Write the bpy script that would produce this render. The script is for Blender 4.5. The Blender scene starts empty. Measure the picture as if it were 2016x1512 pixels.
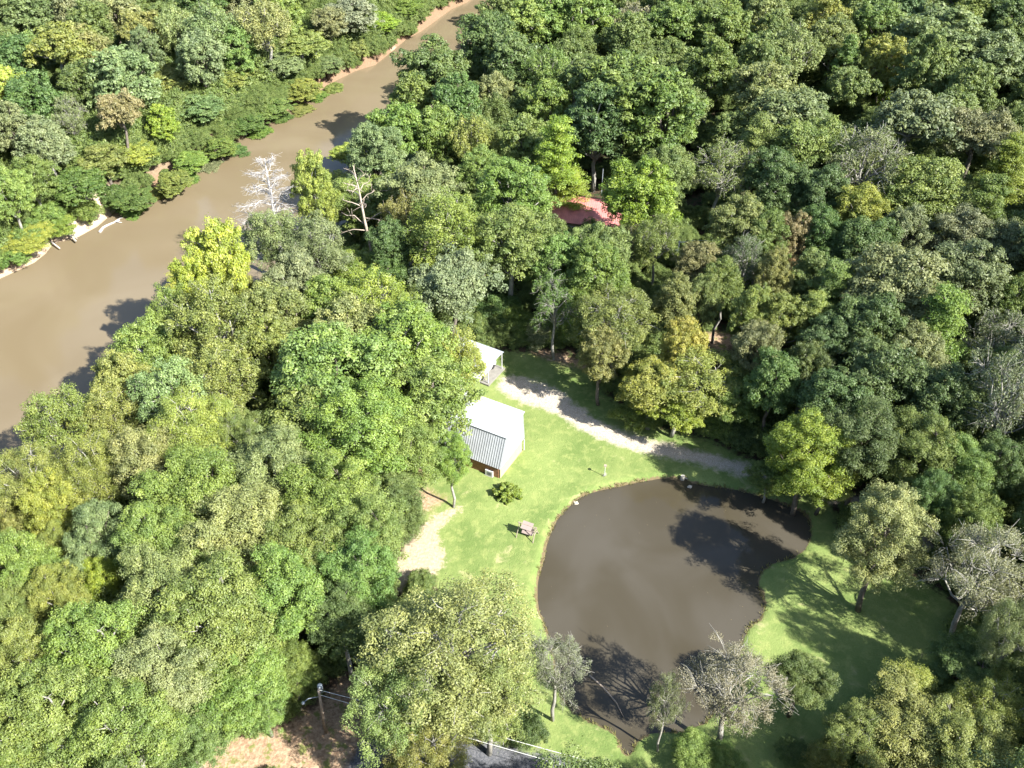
import bpy, bmesh, math, random
import numpy as np
from mathutils import Vector, noise

# ------------------------------------------------------------------ camera, sky, sun
F = 1900.0; CAM_H = 84.0; PITCH = math.radians(40)
sc = bpy.context.scene
cam_d = bpy.data.cameras.new("camera"); cam = bpy.data.objects.new("camera", cam_d)
sc.collection.objects.link(cam); sc.camera = cam
cam.location = (0, 0, CAM_H); cam.rotation_euler = (math.pi/2 - PITCH, 0, 0)
cam_d.sensor_width = 36; cam_d.lens = 36*F/2016; cam_d.clip_end = 12000; cam_d.clip_start = 0.5
SUN_EL = math.radians(41); SUN_AZ = math.radians(-36)       # direction towards the sun, from +X
sx, sy, sz = math.cos(SUN_AZ)*math.cos(SUN_EL), math.sin(SUN_AZ)*math.cos(SUN_EL), math.sin(SUN_EL)
w = bpy.data.worlds.new("World"); sc.world = w; w.use_nodes = True
nt = w.node_tree; bg = nt.nodes["Background"]
sky = nt.nodes.new("ShaderNodeTexSky"); sky.sky_type = 'NISHITA'; sky.sun_disc = False
sky.sun_elevation = SUN_EL; sky.sun_rotation = math.atan2(sx, sy)
sky.dust_density = 1.0
nt.links.new(sky.outputs[0], bg.inputs[0]); bg.inputs[1].default_value = 0.10
sun_d = bpy.data.lights.new("sun", 'SUN'); sun = bpy.data.objects.new("sun", sun_d); sc.collection.objects.link(sun)
sun_d.energy = 5.0; sun_d.angle = math.radians(0.5); sun_d.color = (1, .97, .90)
sun.rotation_euler = Vector((sx, sy, sz)).to_track_quat('Z', 'Y').to_euler()
sc.view_settings.view_transform = 'Standard'; sc.view_settings.look = 'None'
sc.view_settings.exposure = 1.75; sc.view_settings.gamma = 1
sc.cycles.max_bounces = 5; sc.cycles.diffuse_bounces = 4; sc.cycles.glossy_bounces = 2
sc.cycles.transmission_bounces = 3; sc.cycles.caustics_reflective = False; sc.cycles.caustics_refractive = False
sc.cycles.use_denoising = True

R = random.Random(7)
def ray(u, v):
    x = (u-1008)/F; y = (756-v)/F
    return np.array([x, y*math.sin(PITCH)+math.cos(PITCH), y*math.cos(PITCH)-math.sin(PITCH)])
def at(u, v, z=0.0):                      # the point at height z that the photograph shows at (u, v)
    d = ray(u, v); t = (z-CAM_H)/d[2]
    return np.array([0, 0, CAM_H])+d*t
def depth(P): return P[1]*math.cos(PITCH)-(P[2]-CAM_H)*math.sin(PITCH)
def px(P):
    dz = depth(P); y = (P[1]*math.sin(PITCH)+(P[2]-CAM_H)*math.cos(PITCH))/dz
    return 1008+F*P[0]/dz, 756-F*y
C = sc.collection

# ------------------------------------------------------------------ helpers
def tag(o, label=None, cat=None, group=None, kind=None):
    if label: o['label'] = label
    if cat: o['category'] = cat
    if group: o['group'] = group
    if kind: o['kind'] = kind
    return o
def empty(name, loc, label, cat, group=None, rz=0):
    o = bpy.data.objects.new(name, None); C.objects.link(o); o.location = loc; o.rotation_euler = (0, 0, rz)
    o.empty_display_size = .5
    return tag(o, label, cat, group)
def link_mesh(name, me, parent=None, mat=None):
    o = bpy.data.objects.new(name, me); C.objects.link(o)
    if mat and not me.materials: me.materials.append(mat)
    if parent: o.parent = parent
    return o
def np_mesh(name, V, Fc, attrs=None, smooth=False):
    """V (n,3), Fc (m,k) all faces with k corners"""
    me = bpy.data.meshes.new(name); V = np.asarray(V, np.float32); Fc = np.asarray(Fc, np.int32)
    m, k = Fc.shape
    me.vertices.add(len(V)); me.vertices.foreach_set("co", V.ravel())
    me.loops.add(m*k); me.loops.foreach_set("vertex_index", Fc.ravel())
    me.polygons.add(m); me.polygons.foreach_set("loop_start", np.arange(0, m*k, k, dtype=np.int32))
    try: me.polygons.foreach_set("loop_total", np.full(m, k, dtype=np.int32))
    except Exception: pass
    me.polygons.foreach_set("use_smooth", np.full(m, smooth))
    for an, av in (attrs or {}).items():
        a = me.attributes.new(an, 'FLOAT', 'POINT'); a.data.foreach_set("value", np.asarray(av, np.float32))
    me.update(calc_edges=True)
    return me
class MB:
    """collects boxes, beams, tubes and quads into ONE mesh"""
    def __init__(s): s.v = []; s.f = []
    def box(s, c, sz, ax=(1, 0, 0), ay=(0, 1, 0), az=(0, 0, 1)):
        c = np.array(c, float); A = [np.array(a, float)*h/2 for a, h in zip((ax, ay, az), sz)]; n = len(s.v)
        for i in (-1, 1):
            for j in (-1, 1):
                for k in (-1, 1): s.v.append(c+A[0]*i+A[1]*j+A[2]*k)
        for q in ((0,1,3,2),(4,6,7,5),(0,4,5,1),(2,3,7,6),(0,2,6,4),(1,5,7,3)): s.f.append([n+i for i in q])
        return s
    def slab(s, quad, th):
        q = [np.array(p, float) for p in quad]; n = np.cross(q[1]-q[0], q[3]-q[0]); n /= np.linalg.norm(n); b = len(s.v)
        s.v += q + [p-n*th for p in q]
        s.f += [[b,b+1,b+2,b+3],[b+7,b+6,b+5,b+4]]+[[b+i, b+4+i, b+4+(i+1)%4, b+(i+1)%4] for i in range(4)]
        return s
    def tube(s, pts, rad, n=6):
        pts = [np.array(p, float) for p in pts]; m = len(pts)
        if not hasattr(rad, '__len__'): rad = [rad]*m
        b = len(s.v); up = np.array([.31, .17, .93])
        for i, p in enumerate(pts):
            t = pts[min(i+1, m-1)]-pts[max(i-1, 0)]; t = t/(np.linalg.norm(t)+1e-9)
            a = np.cross(t, up)
            if np.linalg.norm(a) < .15: a = np.cross(t, [1, 0, 0])
            a /= np.linalg.norm(a); c = np.cross(t, a)
            for k in range(n):
                g = 2*math.pi*k/n; s.v.append(p+(a*math.cos(g)+c*math.sin(g))*rad[i])
        for i in range(m-1):
            for k in range(n):
                s.f.append([b+i*n+k, b+i*n+(k+1)%n, b+(i+1)*n+(k+1)%n, b+(i+1)*n+k])
        s.f.append([b+k for k in range(n)][::-1]); s.f.append([b+(m-1)*n+k for k in range(n)])
        return s
    def mesh(s, name, mat=None, smooth=False):
        me = bpy.data.meshes.new(name); me.from_pydata([tuple(p) for p in s.v], [], s.f)
        if smooth: me.polygons.foreach_set("use_smooth", [True]*len(me.polygons))
        if mat: me.materials.append(mat)
        me.update(); return me
    def build(s, name, mat, parent=None, smooth=False):
        o = link_mesh(name, s.mesh(name, mat, smooth), parent)
        return o

# ------------------------------------------------------------------ materials
def newmat(name):
    m = bpy.data.materials.new(name); m.use_nodes = True
    return m, m.node_tree, m.node_tree.nodes["Principled BSDF"]
def N(t, kind, **kw):
    n = t.nodes.new(kind)
    for k, v in kw.items():
        if k.startswith('i_'): n.inputs[int(k[2:])].default_value = v
        else: setattr(n, k, v)
    return n
def math_(t, op, a, b=None, clamp=False):
    n = t.nodes.new("ShaderNodeMath"); n.operation = op; n.use_clamp = clamp
    for i, x in enumerate((a, b)):
        if x is None: continue
        if isinstance(x, (int, float)): n.inputs[i].default_value = x
        else: t.links.new(x, n.inputs[i])
    return n.outputs[0]
def mix_(t, fac, a, b, bt='MIX'):
    n = t.nodes.new("ShaderNodeMix"); n.data_type = 'RGBA'; n.blend_type = bt
    for i, x in ((0, fac), (6, a), (7, b)):
        if isinstance(x, (int, float)): n.inputs[i].default_value = x
        elif isinstance(x, tuple): n.inputs[i].default_value = (*x, 1) if len(x) == 3 else x
        else: t.links.new(x, n.inputs[i])
    return n.outputs[2]
def noise_(t, scale, detail=4, rough=.55, coord=None, dist=0):
    n = N(t, "ShaderNodeTexNoise"); n.inputs['Scale'].default_value = scale; n.inputs['Detail'].default_value = detail
    n.inputs['Roughness'].default_value = rough; n.inputs['Distortion'].default_value = dist
    if coord is not None: t.links.new(coord, n.inputs['Vector'])
    return n.outputs[0]
def ramp_(t, v, lo, hi):
    n = N(t, "ShaderNodeMapRange"); n.inputs[1].default_value = lo; n.inputs[2].default_value = hi
    n.interpolation_type = 'SMOOTHSTEP'; t.links.new(v, n.inputs[0]); return n.outputs[0]

def simple(name, col, rough=.7, var=.12, scale=3.0, metal=0.0, bump=0.0, spec=.3):
    m, t, b = newmat(name); tc = N(t, "ShaderNodeTexCoord")
    n = noise_(t, scale, 5, .6, tc.outputs['Object'])
    f = ramp_(t, n, .3, .7)
    c = mix_(t, f, tuple(x*(1-var) for x in col), tuple(min(1, x*(1+var)) for x in col))
    t.links.new(c, b.inputs['Base Color']); b.inputs['Roughness'].default_value = rough
    b.inputs['Metallic'].default_value = metal; b.inputs['Specular IOR Level'].default_value = spec
    if bump:
        bn = N(t, "ShaderNodeBump"); bn.inputs['Strength'].default_value = bump; bn.inputs['Distance'].default_value = .05
        t.links.new(n, bn.inputs['Height']); t.links.new(bn.outputs[0], b.inputs['Normal'])
    return m

def leaf_material():
    m, t, b = newmat("leaves"); oi = N(t, "ShaderNodeObjectInfo")
    lr = N(t, "ShaderNodeAttribute", attribute_name="lr").outputs['Fac']
    cr = N(t, "ShaderNodeAttribute", attribute_name="cr").outputs['Fac']
    base = oi.outputs['Color']
    # leaves of one spray differ a little in hue; sprays differ in age
    val = math_(t, 'ADD', math_(t, 'MULTIPLY', lr, .34), .83)
    val2 = math_(t, 'ADD', math_(t, 'MULTIPLY', cr, .50), .74)
    hsv = N(t, "ShaderNodeHueSaturation"); t.links.new(base, hsv.inputs['Color'])
    t.links.new(math_(t, 'MULTIPLY', val, val2), hsv.inputs['Value'])
    t.links.new(math_(t, 'ADD', math_(t, 'MULTIPLY', cr, -.028), .502), hsv.inputs['Hue'])
    t.links.new(math_(t, 'ADD', math_(t, 'MULTIPLY', lr, -.28), 1.14), hsv.inputs['Saturation'])
    t.links.new(hsv.outputs[0], b.inputs['Base Color'])
    b.inputs['Roughness'].default_value = .5; b.inputs['Specular IOR Level'].default_value = .35
    tr = N(t, "ShaderNodeBsdfTranslucent")
    tc = mix_(t, 1.0, hsv.outputs[0], (1.25, 1.2, .5), 'MULTIPLY'); t.links.new(tc, tr.inputs[0])
    mx = N(t, "ShaderNodeMixShader"); mx.inputs[0].default_value = .30
    t.links.new(b.outputs[0], mx.inputs[1]); t.links.new(tr.outputs[0], mx.inputs[2])
    t.links.new(mx.outputs[0], t.nodes['Material Output'].inputs[0])
    return m
M_LEAF = leaf_material()
M_BARK = simple("bark", (.13, .11, .09), .9, .3, 2.0)
M_BARKG = simple("pale_grey_bark", (.25, .24, .21), .9, .25, 2.0)
M_BARE = simple("bleached_wood", (.40, .38, .365), .8, .15, 2.0)
M_SNAG = simple("dead_wood", (.36, .30, .24), .85, .25, 1.5)
M_METALR = simple("ribbed_metal", (.34, .355, .37), .4, .08, .6, 0.0, spec=.5)
M_METALW = simple("white_metal", (.37, .385, .40), .42, .05, .6, 0.0, spec=.6)
M_METALD = simple("grey_metal", (.36, .40, .44), .4, .1, .6, 0.1)
M_BRICK = simple("brown_siding", (.22, .11, .06), .85, .2, 4)
M_TANWALL = simple("tan_wall", (.40, .32, .20), .85, .08, 2)
M_RED = simple("red_metal_roof", (.50, .19, .17), .5, .15, .8)
M_WOOD = simple("weathered_wood", (.27, .22, .18), .8, .2, 3)
M_CANVAS = simple("pink_canvas", (.25, .20, .18), .9, .06, 3)
M_WHITE = simple("white_paint", (.52, .52, .50), .45, .06, 2)
M_GREYP = simple("grey_plastic", (.12, .12, .13), .6, .1, 2)
M_GREYT = simple("dull_grey_paint", (.26, .29, .32), .6, .1, 2)
M_GLASS = simple("dark_glass", (.015, .02, .03), .08, .1, 2, spec=.8)
M_TYRE = simple("rubber", (.03, .03, .03), .8, .1, 3)
M_POLE = simple("pole_wood", (.30, .24, .19), .85, .2, 3)
M_WIRE = simple("wire", (.62, .62, .60), .5, .05, 1)
M_STONE = simple("stone", (.42, .38, .31), .9, .2, 2)
M_CONC = simple("concrete", (.20, .19, .17), .9, .12, 2)

# ------------------------------------------------------------------ ground layout (world polygons)
RW = -2.6; PW = -.35
def W(pts, z): return np.array([at(u, v, z)[:2] for u, v in pts])
far_bank = [(-300,690),(-120,610),(0,552),(35,538),(75,520),(100,500),(112,482),(135,478),(160,470),(200,448),(235,418),(262,393),(300,372),(340,350),(380,335),(405,310),(435,290),(470,275),(500,262),(528,240),(560,222),(600,195),(628,180),(650,165),(700,140),(740,128),(768,105),(800,78),(830,62),(860,40),(890,18),(920,5),(970,-30),(1040,-60),(1120,-78)]
near_bank = [(1200,-58),(1110,-22),(1050,20),(1005,70),(950,140),(870,205),(800,270),(740,350),(700,430),(650,510),(570,600),(480,690),(380,780),(260,880),(130,1000),(0,1110),(-150,1250),(-330,1300)]
RIVER = W(far_bank+near_bank, RW)
POND = W([(1345,940),(1318,942),(1290,944),(1255,950),(1220,958),(1190,964),(1160,972),(1143,980),(1128,992),(1112,1006),(1098,1022),(1088,1042),(1080,1060),(1074,1082),(1070,1104),(1062,1128),(1057,1155),(1057,1182),(1062,1206),(1075,1235),(1085,1270),(1095,1310),(1100,1350),(1112,1380),(1130,1402),(1160,1420),(1192,1432),(1212,1445),(1224,1470),(1232,1484),(1242,1482),(1250,1458),(1270,1445),(1300,1440),(1345,1440),(1390,1420),(1425,1370),(1445,1300),(1460,1260),(1470,1235),(1488,1222),(1502,1205),(1502,1185),(1494,1160),(1489,1140),(1500,1122),(1520,1108),(1560,1096),(1582,1080),(1594,1058),(1594,1030),(1583,1012),(1560,1000),(1530,988),(1495,978),(1460,968),(1420,961),(1385,957),(1362,952)], PW)
LAWN = W([(925,745),(945,705),(975,690),(1040,690),(1100,705),(1165,720),(1190,770),(1235,810),(1300,845),(1400,868),(1500,915),(1600,960),(1650,1010),(1660,1080),(1800,1130),(1880,1190),(1880,1290),(1780,1360),(1700,1420),(1600,1530),(1480,1640),(1100,1640),(1000,1530),(955,1500),(940,1430),(900,1300),(860,1160),(850,1080),(830,1010),(790,980),(800,930),(860,905),(870,820)], 0)
def path_poly(pts):
    P = [at(u, v) for u, v, w_ in pts]; return P, [w_ for *_, w_ in pts]
DRIVE = path_poly([(1008,757,2.0),(1050,770,2.6),(1085,785,2.3),(1120,808,1.6),(1160,835,1.5),(1220,862,1.5),(1290,882,1.4),(1350,896,1.2),(1420,912,1.1),(1500,935,1.1),(1600,965,1.2),(1700,995,1.2),(1800,1022,1.3),(1900,1050,1.3),(2060,1090,1.3)])
ROAD = path_poly([(1300,1600,1.6),(1150,1540,1.6),(1050,1512,1.6),(960,1492,1.6),(860,1482,1.5),(780,1470,1.4),(735,1480,1.6),(710,1530,1.8),(690,1620,1.8)])
DIRT = path_poly([(905,1003,.3),(870,1020,.8),(845,1042,1.1),(838,1070,1.7),(832,1098,2.6),(815,1120,2.2),(790,1150,1.5)])
SOIL = path_poly([(870,985,.6),(825,985,2.2),(790,960,1.5),(835,915,1.2)])
EARTH = path_poly([(430,1478,1.8),(520,1478,2.2),(600,1450,2.2),(660,1400,2.0),(700,1345,1.6),(690,1440,2.4),(640,1500,2.2),(420,1500,1.6)])
EARTH2 = path_poly([(1055,690,.8),(1090,700,1.2),(1130,712,1.0),(1160,722,.9)])
PATHR = path_poly([(1790,1005,1.0),(1800,1030,1.3),(1810,1060,1.2),(1840,1090,.8)])

CREEK = path_poly([(1370,668,1.6),(1410,674,2.2),(1450,668,1.6)])
def sd_poly(X, Y, P):
    """signed distance, positive inside"""
    d = np.full(X.shape, 1e9); ins = np.zeros(X.shape, bool); n = len(P)
    for i in range(n):
        ax, ay = P[i]; bx, by = P[(i+1) % n]; ex, ey = bx-ax, by-ay
        t = np.clip(((X-ax)*ex+(Y-ay)*ey)/(ex*ex+ey*ey+1e-12), 0, 1)
        d = np.minimum(d, np.hypot(X-ax-t*ex, Y-ay-t*ey))
        c = ((ay > Y) != (by > Y)); ins ^= c & (X < ex*(Y-ay)/(ey if abs(ey) > 1e-9 else 1e-9)+ax)
    return np.where(ins, d, -d)
def sd_path(X, Y, path):
    P, wd = path; d = np.full(X.shape, -1e9)
    for i in range(len(P)-1):
        ax, ay = P[i][:2]; bx, by = P[i+1][:2]; ex, ey = bx-ax, by-ay
        t = np.clip(((X-ax)*ex+(Y-ay)*ey)/(ex*ex+ey*ey+1e-12), 0, 1)
        d = np.maximum(d, wd[i]*(1-t)+wd[i+1]*t-np.hypot(X-ax-t*ex, Y-ay-t*ey))
    return d
def sst(x, a, b):
    t = np.clip((x-a)/(b-a), 0, 1); return t*t*(3-2*t)
SAND = at(175, 455, RW)[:2]
def height(X, Y):
    X = np.asarray(X, float); Y = np.asarray(Y, float)
    sr = sd_poly(X, Y, RIVER); sp = sd_poly(X, Y, POND)
    h = .18*np.sin(X*.11+1.3)*np.cos(Y*.09+.4)+.10*np.sin(X*.31)*np.sin(Y*.27+2)
    near = np.exp(-((X-SAND[0])**2+(Y-SAND[1])**2)/240.)          # the bank is flat where the sandbar lies
    w_ = 2.6+5.0*near
    bank = sst(sr, -w_, .8)
    h = h*(1-bank)+bank*(-3.2)
    h = h-1.6*sst(sr, .8, 6)
    pb = sst(sp, -.55, .35)
    h = h*(1-pb)+pb*(-.6)-1.0*sst(sp, .3, 4)
    return h

def coords(lo, hi, fine_lo, fine_hi, fine, mid):
    a = np.arange(fine_lo, fine_hi+1e-6, fine)
    l = np.arange(fine_lo-mid, lo, -mid)[::-1]; r = np.arange(fine_hi+mid, hi, mid)
    o = np.array([20, 60, 140, 300, 700, 1600, 4000.])
    return np.concatenate([lo-o[::-1], l, a, r, hi+o])
xs = coords(-175, 175, -34, 52, .5, 1.2); ys = coords(10, 350, 42, 112, .5, 1.2)
GX, GY = np.meshgrid(xs, ys); nx, ny = len(xs), len(ys)
GZ = height(GX, GY)
A_ = dict(lawn=sd_poly(GX, GY, LAWN), gravel=np.maximum(sd_path(GX, GY, DRIVE), sd_path(GX, GY, PATHR)),
          road=sd_path(GX, GY, ROAD), dirt=sd_path(GX, GY, DIRT),
          soil=np.maximum(np.maximum(sd_path(GX, GY, SOIL), np.maximum(sd_path(GX, GY, EARTH), sd_path(GX, GY, CREEK))), sd_path(GX, GY, EARTH2)),
          river=sd_poly(GX, GY, RIVER), pond=sd_poly(GX, GY, POND))
A_ = {k: np.clip(v, -8, 8) for k, v in A_.items()}
A_['sand'] = np.exp(-((GX-SAND[0])**2+(GY-SAND[1])**2)/150.)+.8*np.exp(-((GX-at(40,530,RW)[0])**2+(GY-at(40,530,RW)[1])**2)/20.)+.6*np.exp(-((GX-at(780,98,RW)[0])**2+(GY-at(780,98,RW)[1])**2)/4.)

def ground_material():
    m, t, b = newmat("ground"); geo = N(t, "ShaderNodeNewGeometry").outputs['Position']
    at_ = lambda n: N(t, "ShaderNodeAttribute", attribute_name=n).outputs['Fac']
    n1 = noise_(t, .9, 6, .65, geo); n2 = noise_(t, .16, 4, .55, geo); n3 = noise_(t, 7, 4, .6, geo); n4 = noise_(t, 2.6, 5, .65, geo)
    jit = math_(t, 'ADD', math_(t, 'MULTIPLY', math_(t, 'SUBTRACT', n1, .5), 3.2), math_(t, 'MULTIPLY', math_(t, 'SUBTRACT', n4, .5), 1.6))
    def mask(name, lo=-.25, hi=.25, k=1.0):
        return ramp_(t, math_(t, 'ADD', at_(name), math_(t, 'MULTIPLY', jit, k)), lo, hi)
    # forest floor: leaf litter with scattered low green
    col = mix_(t, ramp_(t, n3, .35, .65), (.045, .032, .020), (.095, .068, .045))
    col = mix_(t, ramp_(t, n1, .45, .6), col, (.035, .055, .02))
    # bank mud and sand
    mud = mix_(t, ramp_(t, n4, .3, .7), (.14, .10, .065), (.22, .165, .11))
    col = mix_(t, mask('river', -4.0, -2.0, .6), col, mud)
    sand = mix_(t, ramp_(t, n4, .3, .7), (.46, .36, .26), (.56, .46, .35))
    sandf = math_(t, 'MULTIPLY', ramp_(t, math_(t, 'ADD', at_('sand'), math_(t, 'MULTIPLY', jit, .10)), .30, .55), mask('river', -7, -4.5, .3), True)
    col = mix_(t, sandf, col, sand)
    wet = ramp_(t, at_('river'), -2.2, -1.0)
    col = mix_(t, math_(t, 'MULTIPLY', wet, .55), col, (.20, .12, .075))
    # lawn
    g = mix_(t, ramp_(t, n2, .34, .62), (.115, .162, .048), (.178, .222, .072))
    g = mix_(t, math_(t, 'MULTIPLY', ramp_(t, n1, .46, .66), .65), g, (.245, .272, .095))
    g = mix_(t, math_(t, 'MULTIPLY', ramp_(t, n3, .4, .7), .30), g, (.085, .150, .028))
    g = mix_(t, math_(t, 'MULTIPLY', ramp_(t, noise_(t, .45, 5, .6, geo, .6), .60, .74), .55), g, (.42, .36, .20))
    col = mix_(t, mask('lawn', -.5, .5), col, g)
    # worn earth, dirt, gravel
    soil = mix_(t, ramp_(t, n4, .35, .65), (.25, .165, .105), (.40, .29, .19))
    soil = mix_(t, ramp_(t, n1, .52, .62), soil, (.17, .18, .06))
    col = mix_(t, mask('soil', -.6, .9), col, soil)
    dirt = mix_(t, ramp_(t, n4, .3, .7), (.29, .235, .15), (.42, .35, .25))
    col = mix_(t, mask('dirt', -.4, .5, .9), col, dirt)
    grv = mix_(t, ramp_(t, n3, .35, .65), (.32, .27, .21), (.48, .42, .34))
    tr = math_(t, 'MULTIPLY', ramp_(t, n4, .56, .7), .6)
    grv = mix_(t, tr, grv, (.20, .22, .085))
    col = mix_(t, mask('gravel', -.6, .8, .85), col, grv)
    rd = mix_(t, ramp_(t, n3, .35, .65), (.075, .08, .09), (.14, .14, .15))  # road colour kept dark in place of tree shade that is not cast here
    col = mix_(t, mask('road', -.6, .7, .9), col, rd)
    # brown wet rim of the pond
    col = mix_(t, ramp_(t, math_(t, 'ADD', at_('pond'), math_(t, 'MULTIPLY', jit, .40)), -.36, -.12), col, (.13, .10, .055))
    t.links.new(col, b.inputs['Base Color']); b.inputs['Roughness'].default_value = .95
    b.inputs['Specular IOR Level'].default_value = .1
    bn = N(t, "ShaderNodeBump"); bn.inputs['Strength'].default_value = .6; bn.inputs['Distance'].default_value = .12
    t.links.new(math_(t, 'ADD', n3, n4), bn.inputs['Height']); t.links.new(bn.outputs[0], b.inputs['Normal'])
    return m
M_GROUND = ground_material()
idx = np.arange(nx*ny).reshape(ny, nx)
quads = np.stack([idx[:-1, :-1], idx[:-1, 1:], idx[1:, 1:], idx[1:, :-1]], -1)
cc = lambda a: (a[:-1, :-1]+a[1:, 1:]+a[:-1, 1:]+a[1:, :-1])/4
cls = np.zeros((ny-1, nx-1), int)
cls[cc(A_['lawn']) > 0] = 1
cls[cc(A_['soil']) > 0] = 2
cls[cc(A_['dirt']) > 0] = 3
cls[cc(A_['gravel']) > 0] = 4
cls[cc(A_['road']) > 0] = 5
cls[(cc(A_['sand']) > .42) & (cc(A_['river']) > -6) & (cc(A_['river']) < .3)] = 6
allV = np.stack([GX.ravel(), GY.ravel(), GZ.ravel()], -1)
for k, nm in enumerate(["ground", "lawn", "bare_earth", "dirt_path", "gravel_driveway", "gravel_road", "sandbar"]):
    q = quads[cls == k].reshape(-1, 4)
    if not len(q): continue
    u, inv = np.unique(q, return_inverse=True); inv = inv.reshape(q.shape)
    me = np_mesh(nm, allV[u], inv, {a: v.ravel()[u] for a, v in A_.items()}, True)
    tag(link_mesh(nm, me, None, M_GROUND), kind='structure')

# ------------------------------------------------------------------ water
def water_material(name, c1, c2, sc_, bump, rough):
    m, t, b = newmat(name); geo = N(t, "ShaderNodeNewGeometry").outputs['Position']
    mp = N(t, "ShaderNodeMapping"); mp.inputs['Scale'].default_value = (1, 1, 1); t.links.new(geo, mp.inputs[0])
    n = noise_(t, sc_, 3, .5, mp.outputs[0], .8)
    t.links.new(mix_(t, ramp_(t, n, .3, .7), c1, c2), b.inputs['Base Color'])
    b.inputs['Roughness'].default_value = rough; b.inputs['IOR'].default_value = 1.33
    b.inputs['Specular IOR Level'].default_value = .5
    bn = N(t, "ShaderNodeBump"); bn.inputs['Strength'].default_value = bump; bn.inputs['Distance'].default_value = .05
    nb = math_(t, 'ADD', noise_(t, 1.6, 3, .6, geo), math_(t, 'MULTIPLY', noise_(t, .35, 2, .5, geo), 1.5))
    t.links.new(nb, bn.inputs['Height']); t.links.new(bn.outputs[0], b.inputs['Normal'])
    return m
def water_sheet(name, P, z, mat, pad):
    c = P.mean(0); sd = []
    n = len(P); out = []
    for i in range(n):                                    # pushed outwards under the banks
        a, b_, d = P[i-1], P[i], P[(i+1) % n]
        t1 = (b_-a)/np.linalg.norm(b_-a); t2 = (d-b_)/np.linalg.norm(d-b_); tt = t1+t2; tt /= np.linalg.norm(tt)+1e-9
        nrm = np.array([tt[1], -tt[0]])
        if sd_poly(np.array([b_[0]+nrm[0]*.05]), np.array([b_[1]+nrm[1]*.05]), P)[0] > 0: nrm = -nrm
        out.append(b_+nrm*pad)
    bm = bmesh.new(); vs = [bm.verts.new((*p, z)) for p in out]; f = bm.faces.new(vs)
    if f.normal.z < 0: f.normal_flip()
    bmesh.ops.triangulate(bm, faces=[f]); bm.normal_update()
    for f in bm.faces:
        if f.normal.z < 0: f.normal_flip()
    me = bpy.data.meshes.new(name); bm.to_mesh(me); bm.free(); me.materials.append(mat)
    return tag(link_mesh(name, me), kind='structure')
water_sheet("river_water", RIVER, RW, water_material("muddy_river", (.146, .114, .068), (.170, .136, .086), .05, .06, .12), .9)
water_sheet("pond_water", POND, PW, water_material("brown_pond", (.049, .041, .026), (.068, .060, .046), .08, .03, .06), .3)

# ------------------------------------------------------------------ foliage building blocks
def unit(n, rng):
    v = rng.normal(size=(n, 3)); return v/np.linalg.norm(v, axis=1)[:, None]
def leaf_quads(Cc, Rc, K, leaf, rng, flat=.75, upb=.35, droop=0.0, spread=.36):
    """K leaf sprays on each clump: C (m,3), R (m,)"""
    m = len(Cc); Pc = np.repeat(Cc, K, 0); Rr = np.repeat(Rc, K)[:, None]; n = m*K
    d = unit(n, rng); fl = (d[:, 2] < 0) & (rng.random(n) < .65); d[fl, 2] *= -1
    rad = rng.uniform(.55, 1.08, (n, 1)); far_ = rng.random(n) < .09; rad[far_] *= rng.uniform(1.1, 1.45, (far_.sum(), 1))
    P = Pc+d*rad*Rr*np.array([1, 1, flat])
    P[:, 2] -= droop*rng.random(n)**2*Rr[:, 0]
    Nn = d*.9+np.array([0, 0, upb])+rng.normal(size=(n, 3))*spread; Nn /= np.linalg.norm(Nn, axis=1)[:, None]
    T = np.cross(Nn, unit(n, rng)); T /= np.linalg.norm(T, axis=1)[:, None]; B = np.cross(Nn, T)
    S = leaf*rng.uniform(.55, 1.25, (n, 1))
    fold = Nn*S*rng.uniform(-.1, .3, (n, 1))
    V = np.stack([P+T*S*.62, P+B*S*.36-fold, P-T*S*.62, P-B*S*.36-fold], 1).reshape(-1, 3)
    lr = np.repeat(rng.random(n), 4); cr = np.repeat(np.repeat(rng.random(m), K), 4)
    return V, lr, cr
def crown_mesh(name, parts):
    V = np.concatenate([p[0] for p in parts]); lr = np.concatenate([p[1] for p in parts]); cr = np.concatenate([p[2] for p in parts])
    me = np_mesh(name, V, np.arange(len(V)).reshape(-1, 4), {'lr': lr, 'cr': cr}); me.materials.append(M_LEAF); return me
def lobes(R_, Rz, zc, n, rng, lo=-.35, lr=(.34, .5)):
    out = []
    for i in range(n):
        z = 1-(1-lo)*(i+.5)/n; a = i*2.399+rng.uniform(-.5, .5); z = min(.98, max(lo, z+rng.uniform(-.12, .12)))
        r = math.sqrt(max(0, 1-z*z)); k = rng.uniform(.45, .86)
        out.append((np.array([math.cos(a)*r*R_*k, math.sin(a)*r*R_*k, zc+z*Rz*k]), R_*rng.uniform(*lr)))
    return out
def lobe_clumps(L, per, rng, crad, zsq=.85, drop=.15):
    Cs, Rs = [], []
    for i, (c, r) in enumerate(L):
        d = unit(per, rng); d[:, 2] = np.where(d[:, 2] < -.45, -d[:, 2], d[:, 2])
        p = c+d*np.array([1, 1, zsq])*r*rng.uniform(.8, 1.1, (per, 1)); keep = rng.random(per) > drop
        for j, (c2, r2) in enumerate(L):
            if j != i: keep &= np.linalg.norm((p-c2)/np.array([1, 1, zsq]), axis=1) > r2*.78
        p = p+rng.normal(size=p.shape)*.30; Cs.append(p[keep]); Rs.append(rng.uniform(*crad, keep.sum()))
    return np.concatenate(Cs), np.concatenate(Rs)
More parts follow.
